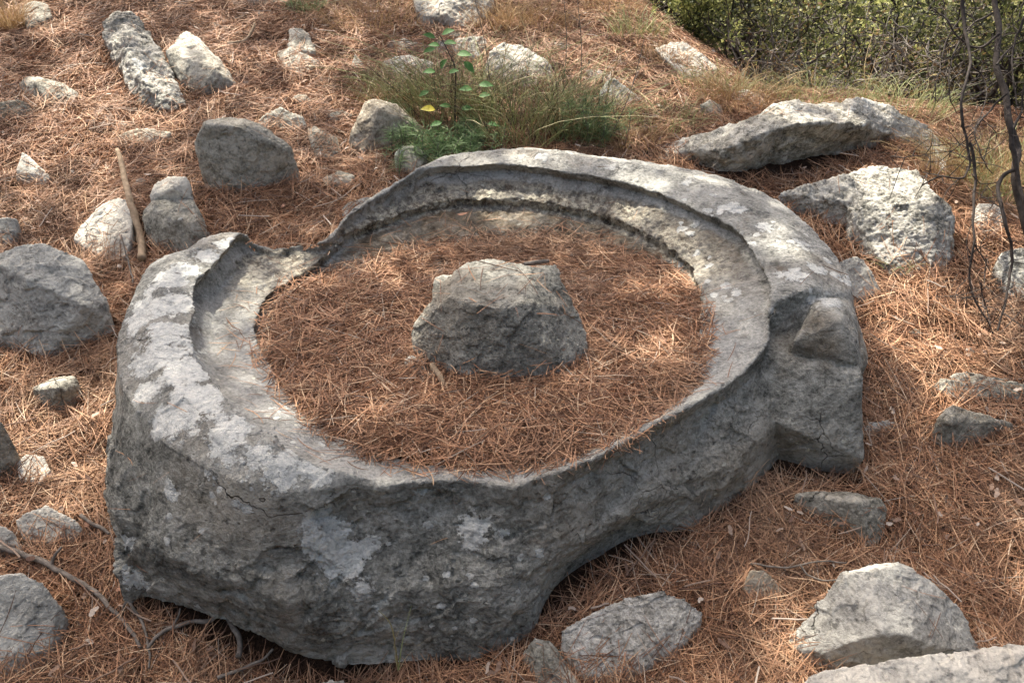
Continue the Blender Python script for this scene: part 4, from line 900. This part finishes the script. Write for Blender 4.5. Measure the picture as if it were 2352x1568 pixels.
# tall dry stalks
for i, (u0, v0, u1, v1, lab) in enumerate([(1130, 250, 1075, -60, 'tall dark dry stalk just right of the leafy sapling'), (1150, 200, 1160, -70, 'pale dry stalk cluster in front of the cracked boulder'), (1290, 230, 1292, -40, 'thin straight dry stalk behind the middle of the clump'), (1200, 290, 1275, 85, 'leaning dry stalk crossing the bright white jagged rock'),
        (1330, 250, 1320, -50, 'tall dry stalk in front of the orange slope'), (1360, 300, 1440, 30, 'long leaning dry stalk near the bluish ridge'), (1395, 330, 1480, 90, 'outermost leaning dry stalk right of the clump')]):
    b = B(u0, v0); t = at_y(u1, v1, b[1]-.05); m = (b+t)/2; m[0] += .02
    r = np.random.default_rng(i); P = resample([b, m, t], 16); V, F = tubes(P[None], np.linspace(.0022, .0012, 16)[None], 5); geos = [(V, F)]
    for q in range(5):
        j = r.integers(4, 15); d = r.normal(size=3)*.03; d[2] = abs(d[2])+.03; geos.append(tubes(resample([P[j], P[j]+d*.6, P[j]+d], 16)[None], np.full((1, 16), .0009), 5))
    V, F = join(geos); tag(mesh_np('dry_stalk', V, F, M['strand_dry'] if i % 2 else M['twigbark'], origin=b), lab, 'dry stalk', 'dry stalks rising from the clump')
# dry grasses: tufts on the slope
tufts = [(1405, 25, .16, .16, 'pale grass along the top of the brow at the upper edge', 'strand_dry', 220), (1465, 75, .16, .17, 'olive grass along the brow below the thicket edge', 'strand', 220), (1540, 135, .14, .13, 'dry fringe of grass on the brow beside the white wedge rock', 'strand_dry', 200), (1650, 205, .18, .16, 'tangled weeds where the brow meets the thicket', 'strand', 240), (1150, 60, .16, .22, 'dry straw tuft right of the cracked boulder', 'strand_dry', 260), (860, 50, .30, .2, 'thin dry weeds left of the cracked boulder', 'strand_dry', 260), (1230, 60, .22, .18, 'low tangle of dry weeds behind the bright white jagged rock', 'strand_dry', 260),
         (1440, 330, .14, .14, 'short dry tuft right of the clump', 'strand_dry', 200), (1530, 285, .16, .14, 'olive and straw coloured tuft on the slope left of the arched ledge', 'strand', 220), (1700, 235, .22, .22, 'dry tangle at the brow above the arched ledge', 'strand_dry', 300),
         (1880, 232, .25, .2, 'green grass tuft behind the arched ledge', 'strand', 300), (2080, 255, .22, .22, 'long grass tuft at the right end of the arched ledge', 'strand', 260), (2230, 400, .22, .28, 'yellow grass clump behind the hanging twigs', 'strand_dry', 420), (2320, 430, .20, .26, 'pale grass clump at the right edge', 'strand', 380),
         (25, 60, .07, .22, 'orange feathery bush at the upper left corner', 'strand_dry', 260), (705, 25, .09, .12, 'yellow-green tuft at the upper edge', 'strand_green', 240), (2060, 620, .05, .10, 'small green grass blades under the mossy boulder', 'strand', 30)]
for i, (u, v, s_, h, lab, mt, n_) in enumerate(tufts):
    b = B(u, v); plant('grass_tuft', lab, 'grass tuft', [('blades', mt, strands(n_, b, s_, h, .9, .0026, 1., seed=300+i, tube=False, droop=.3))], (u, v), 'grass tufts on the slope')
# arching grass blades against the thicket
b = B(2020, 262); blades = []
for (u1, v1, u2, v2) in [(2060, 150, 2200, 75), (2075, 175, 2215, 90), (1985, 170, 2010, 60), (2110, 200, 2230, 150), (1990, 200, 2035, 90), (2100, 215, 2215, 200), (1870, 200, 1885, 150), (2060, 190, 2180, 120)]:
    q = [b+np.array([random.uniform(-.06, .06), random.uniform(-.05, .05), -.02]), at_y(u1, v1, b[1]), at_y(u2, v2, b[1]+.1)]; blades.append(ribbons(resample(q, 12)[None], np.linspace(.005, .0015, 12)[None], np.array([.9])))
V, F = join(blades); tag(mesh_np('grass_tuft', V, F, M['strand_dry'], origin=b), 'long arching pale grass blades rising behind the arched ledge', 'grass tuft', 'grass tufts on the slope')

b = at_y(915, 1540, -.735); blades = []
for (u1, v1, u2, v2) in [(925, 1470, 945, 1390), (905, 1480, 925, 1430), (940, 1500, 990, 1460), (900, 1440, 868, 1400)]:
    q = [b, at_y(u1, v1, b[1]), at_y(u2, v2, b[1]+.01)]; blades.append(ribbons(resample(q, 12)[None], np.linspace(.0035, .001, 12)[None], np.array([.9])))
V, F = join(blades); tag(mesh_np('grass_tuft', V, F, M['strand'], origin=b), 'small weedy grass blades in front of the basin foot', 'grass tuft', 'grass tufts on the slope')

# thicket shrubs
def shrub_geo(c, rad, h, nb, nl, leaf, seed, flat=1.):
    r = np.random.default_rng(seed); z0 = float(gsm(c[0], c[1])); paths = []; rads = []; tips = []
    k = 9
    for i in range(nb):
        a = r.random()*6.28; el = r.uniform(.35, 1.4); Lh = h*r.uniform(.7, 1.15)
        d = np.array([math.cos(a)*math.cos(el)*rad/h*1.2, math.sin(a)*math.cos(el)*rad/h*1.2, math.sin(el)])
        p = np.array([c[0]+r.normal(0, rad*.15), c[1]+r.normal(0, rad*.15), z0-.03]); pts = [p]
        for q in range(k-1):
            d = d+r.normal(0, .28, 3); d[2] += .03; d /= np.linalg.norm(d); p = p+d*Lh/(k-1); pts.append(p)
        pts = np.array(pts); paths.append(pts); rads.append(np.linspace(.009, .0018, k)*(h/.8)**.7*r.uniform(.5, 1.8)); tips += [(pts[j], d) for j in range(2, k)]
        for s in range(4):
            j = r.integers(2, k-1); d2 = r.normal(size=3); d2[2] += .4; d2 /= np.linalg.norm(d2); p2 = pts[j]; q2 = [p2]
            for q in range(k-1): d2 = d2+r.normal(0, .35, 3); d2 /= np.linalg.norm(d2); p2 = p2+d2*Lh*.42/(k-1); q2.append(p2)
            q2 = np.array(q2); paths.append(q2); rads.append(np.linspace(.0035, .0012, k)); tips += [(q2[j], d2) for j in range(1, k)]
    bg = tubes(np.array(paths), np.array(rads), 4)
    T = np.array([t[0] for t in tips]); idx = r.integers(0, len(T), nl); cl = T[idx]+r.normal(0, .035*(h**.5), (nl, 3))
    dens = fbm(cl, 3.2/h**.5, 3, seed); kp = dens > .05-.12*r.random(nl); cl = cl[kp]; nl = len(cl)
    L = leaf*r.uniform(.5, 1.6, nl); d = r.normal(size=(nl, 3)); d /= np.linalg.norm(d, axis=1)[:, None]; s = np.cross(d, r.normal(size=(nl, 3))); s /= np.linalg.norm(s, axis=1)[:, None]
    A = cl; Bp = cl+d*L[:, None]*.5+s*L[:, None]*.28; Cp = cl+d*L[:, None]; Dp = cl+d*L[:, None]*.5-s*L[:, None]*.28
    V = np.stack([A, Bp, Cp, Dp], 1).reshape(-1, 3); F = np.arange(nl*4).reshape(-1, 4)
    return bg, (V, F)
shrubs = [ # x, y, radius, height, stems, leaves, leaf, mat, label
 (1.05, 3.25, .32, .62, 12, 2600, .026, 'leafy', 'bright green leafy shrub behind the orange slope'),
 (1.55, 3.1, .38, .75, 16, 3000, .022, 'leaf', 'olive shrub rising behind the white wedge rock'),
 (1.75, 2.45, .35, .50, 22, 500, .018, 'leafdry', 'bare brown bramble tangle above the arched ledge'),
 (1.45, 2.55, .34, .42, 26, 300, .016, 'leafdry', 'low grey bramble twigs at the foot of the thicket behind the slope'),
 (2.05, 2.15, .36, .52, 30, 500, .016, 'leafdry', 'tangle of bare grey twigs right behind the arched ledge'),
 (2.65, 1.85, .34, .55, 18, 2600, .018, 'leaf', 'dark low bush between the arched ledge and the hanging twigs'),
 (3.2, 1.7, .36, .7, 18, 1900, .018, 'leafdry', 'brown dead bush at the right edge behind the hanging twigs'),
 (2.0, 3.1, .45, .95, 20, 900, .020, 'leafdry', 'brown twiggy shrub in the middle of the thicket'),
 (2.9, 2.9, .45, 1.1, 20, 1100, .022, 'leafdry', 'brown withered shrub inside the right of the thicket'),
 (2.35, 2.75, .45, .95, 18, 3600, .022, 'leaf', 'dense olive shrub in the middle of the thicket'),
 (2.55, 2.15, .38, .85, 18, 4200, .020, 'leaf', 'dark small-leaved bush behind the right end of the arched ledge'),
 (3.05, 2.35, .45, 1.1, 18, 4200, .022, 'leaf', 'dark bush behind the hanging twigs'),
 (2.9, 1.75, .30, .65, 12, 1800, .022, 'leafy', 'yellow-green bush low behind the hanging twigs'),
 (2.3, 3.7, .55, 1.25, 18, 3400, .030, 'leafy', 'sunlit yellow-green tree crown deep in the thicket'),
 (1.2, 4.3, .6, 1.1, 18, 3200, .032, 'leafy', 'pale green shrub far back left in the thicket'),
 (3.4, 3.6, .7, 1.5, 20, 4200, .030, 'leaf', 'tall dark shrub far back right in the thicket'),
 (.55, 4.0, .4, .8, 12, 1500, .03, 'leafy', 'small light shrub on the skyline left of the thicket'),
 (4.3, 3.2, .7, 1.6, 18, 3600, .032, 'leaf', 'tall olive shrub past the right edge of the thicket'),
 (2.0, 5.4, 1.0, 1.9, 22, 5000, .045, 'leaf', 'broad dark tree behind the middle of the thicket'),
 (4.2, 5.2, 1.1, 2.4, 22, 5000, .045, 'leafy', 'broad light green tree behind the right of the thicket'),
 (.2, 6.0, .9, 1.6, 18, 3600, .045, 'leaf', 'far dark tree on the skyline above the orange slope'),
 (6.3, 4.6, 1.1, 2.4, 20, 4200, .05, 'leaf', 'far tree past the right edge'),
 (3.2, 8.0, 1.6, 3.2, 26, 7000, .075, 'leafy', 'large pale tree far behind the thicket'),
 (6.5, 8.2, 1.8, 3.6, 26, 7000, .08, 'leaf', 'large dark tree far behind on the right'),
 (0.6, 9.0, 1.6, 2.6, 24, 6000, .08, 'leaf', 'large dark tree far behind on the left'),
]
for i, (x, y, rd, h, nb, nl, lf, mt, lab) in enumerate(shrubs):
    bg, lg = shrub_geo((x, y), rd, h, nb, int(nl*2.2), lf, 500+i); org = np.array([x, y, float(gsm(x, y))])
    big = h > 1.7; root = empty('tree' if big else 'shrub', org); tag(root, lab, 'tree' if big else 'shrub', 'bushes and trees of the thicket')
    mesh_np('branches', bg[0]-org, bg[1], M['darkbark' if mt != 'leafdry' else 'twigbark'], parent=root); mesh_np('foliage', lg[0]-org, lg[1], M[mt], parent=root)

# drooping bare tree at the right edge
def P3(u, v, dep):
    d = ray(u, v); return CAM + d*dep
def bare_tree():
    b = P3(2425, 900, 2.6); b[2] = float(gsm(b[0], b[1])); root = empty('bare_tree', b); tag(root, 'bare dark tree with twisted drooping twigs along the right edge', 'tree')
    tr = [P3(2275, -120, 2.7), P3(2285, 0, 2.65), P3(2296, 80, 2.62), P3(2290, 150, 2.6), P3(2310, 215, 2.58), P3(2318, 280, 2.55), P3(2338, 340, 2.55), P3(2330, 390, 2.5), P3(2345, 470, 2.5), P3(2368, 560, 2.5), P3(2400, 700, 2.55), b-[0, 0, .05]]
    P = resample(tr, 60)+.006*np.stack([perlin(resample(tr, 60)*9+s, s) for s in range(3)], 1)
    V, F = tubes(P[None], (np.linspace(.009, .014, 60)*(1+.2*perlin(P*25, 4)))[None], 8); mesh_np('trunk', V-b, F, M['darkbark'], parent=root, smooth=True)
    br = [([(2206,-40),(2215,60),(2228,150),(2205,235),(2222,330),(2226,385),(2205,412),(2160,405),(2118,428)],2.5,.006,.0025),
          ([(2226,330),(2240,395),(2237,470),(2238,560),(2228,630),(2240,690),(2270,740),(2300,800)],2.45,.0055,.002),
          ([(2330,390),(2300,410),(2294,455),(2310,520),(2325,580),(2318,640),(2308,700),(2290,760)],2.4,.007,.003),
          ([(2318,280),(2335,400),(2352,470),(2375,560)],2.4,.008,.005),
          ([(2250,650),(2262,700),(2275,745)],2.42,.003,.0015),([(2296,80),(2250,110),(2205,90),(2170,40),(2130,20)],2.6,.005,.002),
          ([(2280,30),(2230,60),(2190,130),(2180,200),(2195,260)],2.6,.004,.0015),([(2310,215),(2270,260),(2240,300),(2255,360),(2280,400)],2.55,.004,.0015),
          ([(2325,300),(2345,260),(2352,200),(2370,120)],2.5,.005,.002),([(2352,40),(2330,100),(2325,170),(2340,240)],2.45,.004,.002),([(2290,150),(2320,110),(2352,90),(2390,60)],2.5,.004,.002),
          ([(2160,405),(2135,400),(2118,412)],2.48,.002,.001),([(2212,40),(2170,100),(2155,180),(2140,230)],2.65,.003,.0012),([(2228,150),(2260,180),(2262,240),(2240,290)],2.5,.003,.0012),
          ([(2240,300),(2200,340),(2160,350),(2090,360),(2060,362)],2.6,.002,.001),([(2238,560),(2262,600),(2258,650)],2.43,.0025,.001)]
    r = np.random.default_rng(9)
    for (pp, dep, a, c) in br:
        q = resample([P3(u, v, dep+.02*math.sin(i*1.7)) for i, (u, v) in enumerate(pp)], 30); q = q+.006*np.stack([perlin(q*22+s, s+20) for s in range(3)], 1)
        geos = [tubes(q[None], (np.linspace(a, c, 30)*(1+.2*perlin(q*50, 6)))[None], 6)]
        for t in range(len(pp)*2):
            j = r.integers(3, 28); d = r.normal(size=3); d[2] -= .2; d /= np.linalg.norm(d); L = r.uniform(.03, .13); s1 = q[j]+d*L*.5+r.normal(0, .012, 3); s2 = q[j]+d*L+r.normal(0, .02, 3)
            geos.append(tubes(resample([q[j], s1, s2], 7)[None], np.linspace(.0017, .0009, 7)[None], 4))
        V, F = join(geos); mesh_np('branch', V-b, F, M['darkbark'], parent=root, smooth=True)
bare_tree()

# ------------------------------------------------------------------ pines overhead: their broken shade dapples the ground
LIT = [(140,1010,175,190),(165,640,100,70),(235,530,85,90),(395,415,60,30),(380,470,50,25),(60,400,90,80),(600,690,75,60),(715,650,55,35),(880,650,60,55),(1420,870,65,60),(1540,700,60,35),(1080,495,110,18),
       (560,285,110,22),(665,370,40,70),(2160,760,230,130),(2090,460,170,110),(1950,270,260,50),(1500,130,260,150),(1200,130,110,60),(2230,900,120,60),(110,1190,110,60),(1060,-5,140,90),(1580,1420,70,40),(2310,500,120,140),(1990,630,40,50),
       (280,240,180,110),(470,130,100,70),(860,280,80,60),(640,250,70,40),(380,600,40,25),(1780,540,60,40),(1330,360,120,20),(90,40,120,70),(720,160,90,60),(200,370,130,50)]
LT = np.array(LIT, float)
def litf(P):
    u, v, _ = proj(P); nn = fbm(v3(P[:, 0], P[:, 1], 5.), 5.5, 3, 77)
    q = (((u[:, None]-LT[:, 0])/LT[:, 2])**2+((v[:, None]-LT[:, 1])/LT[:, 3])**2).min(1)
    fr = fbm(v3(P[:, 0], P[:, 1], 9.), 7., 3, 78)
    thin = np.where(v < 520, .10, np.where(v < 1180, .33, .48))
    bowl = (((u-1130)/560)**2+((v-770)/340)**2 < 1) | (((u-700)/520)**2+((v-1250)/330)**2 < 1); thin = np.where(bowl, .7, thin)
    return (q < 1+nn*1.1) | (fr > thin)
def canopy():
    n = 7600; x = rng.uniform(-3.4, 4.8, n); y = rng.uniform(-2.2, 6.4, n)
    z = np.where((x > -2.7) & (x < 2.9) & (y > -1.3) & (y < 4.1), hs(x, y), gsm(x, y)); P = np.stack([x, y, z], 1)
    lit = litf(P) | ((P[:, 1] > 2.9) & (fbm(v3(P[:, 0], P[:, 1], 2.), 1.6, 3, 79) > -.22)); P = P[~lit]; hh = 5.2+2.2*rng.random(len(P)); Q = P + SUN*((hh-P[:, 2])/SUN[2])[:, None]
    trees = [((-4.9, 2.4), 'tall pine standing out of view to the left, shading the basin'), ((-3.4, 7.2), 'tall pine up the slope out of view, shading the upper ground'), ((4.6, -1.2), 'tall pine out of view to the right, shading the foreground')]
    tx = np.array([t[0] for t in trees]); own = np.argmin(np.linalg.norm(Q[:, None, :2]-tx[None]*np.array([.75, .85])-np.array([0, 0.]), axis=2), 1)
    for ti, ((bx, by), lab) in enumerate(trees):
        C = Q[own == ti]
        if len(C) < 5: continue
        g = float(gsm(bx, by)); org = np.array([bx, by, g]); root = empty('pine_tree', org); tag(root, lab, 'tree', 'pines overhead')
        tp = resample([[bx, by, g-.2], [bx+.1, by, g+2], [bx+.15, by+.1, g+4.5], [bx+.4*(C[:, 0].mean()-bx), by+.4*(C[:, 1].mean()-by), 7.4]], 20)
        geos = [tubes(tp[None], np.linspace(.16, .06, 20)[None], 12)]; pick = C[rng.choice(len(C), min(len(C), 60), replace=False)]
        for c in pick:
            s = tp[np.clip(int(11+rng.random()*8), 0, 19)]; geos.append(tubes(resample([s, (s*.6+c*.4)+[0, 0, .25], c], 20)[None], np.linspace(.016, .005, 20)[None], 12))
        V, F = join(geos); mesh_np('trunk', V-org, F, M['bark'], parent=root, smooth=True)
        m = 28; cc = np.repeat(C, m, 0)+rng.normal(0, .042, (len(C)*m, 3)); k = len(cc)
        d = rng.normal(size=(k, 3)); d /= np.linalg.norm(d, axis=1)[:, None]; s = np.cross(d, rng.normal(size=(k, 3))); s /= np.linalg.norm(s, axis=1)[:, None]
        L = rng.uniform(.05, .11, k)[:, None]; Wd = rng.uniform(.012, .03, k)[:, None]
        V = np.stack([cc-d*L/2, cc+s*Wd, cc+d*L/2, cc-s*Wd], 1).reshape(-1, 3); mesh_np('crown', V-org, np.arange(k*4).reshape(-1, 4), M['crown'], parent=root)
canopy()

# ------------------------------------------------------------------ the pine wood around, added unseen behind and beside the viewer to block sky
def wood_tree(i, x, y, h, rad, label):
    r = np.random.default_rng(800+i); g = float(gsm(x, y)); org = np.array([x, y, g]); root = empty('pine_tree', org); tag(root, label, 'tree', 'unseen pines of the surrounding wood that block sky light')
    tp = resample([[x, y, g-.2], [x+r.normal(0, .1), y, g+h*.5], [x+r.normal(0, .2), y+r.normal(0, .2), g+h]], 14)
    V, F = tubes(tp[None], np.linspace(.17, .04, 14)[None], 10); mesh_np('trunk', V-org, F, M['bark'], parent=root, smooth=True)
    n = 2600; k = r.random(n)**.8; z = g + h*(.12+.9*k); rr = rad*(1.05-.75*k)*np.sqrt(r.random(n)); a = r.random(n)*6.28
    c = np.stack([x+rr*np.cos(a), y+rr*np.sin(a), z], 1); c = c[fbm(c, .9, 2, 900+i) > -.22]; n = len(c)
    d = r.normal(size=(n, 3)); d /= np.linalg.norm(d, axis=1)[:, None]; s = np.cross(d, r.normal(size=(n, 3))); s /= np.linalg.norm(s, axis=1)[:, None]
    L = r.uniform(.12, .30, n)[:, None]; V = np.stack([c-d*L, c+s*L*.5, c+d*L, c-s*L*.5], 1).reshape(-1, 3); mesh_np('crown', V-org, np.arange(n*4).reshape(-1, 4), M['crown'], parent=root)
for i, (x, y, h, rad, lab) in enumerate([(-1.6, -6.2, 6, 1.9, 'unseen pine behind the viewer, nearest on the left'), (1.4, -6.6, 6.5, 2.0, 'unseen pine behind the viewer, nearest on the right'), (-4.9, -5.0, 6, 2.0, 'unseen pine behind the viewer far on the left'), (4.9, -5.4, 6.5, 2.1, 'unseen pine behind the viewer far on the right'),
        (6.6, -1.6, 6.5, 2.1, 'unseen pine standing beyond the right edge'), (-6.4, -1.2, 6.5, 2.1, 'unseen pine standing beyond the left edge'), (7.6, 2.2, 7, 2.1, 'unseen pine beyond the right edge farther up the slope')]):
    wood_tree(i, x, y, h, rad, lab)
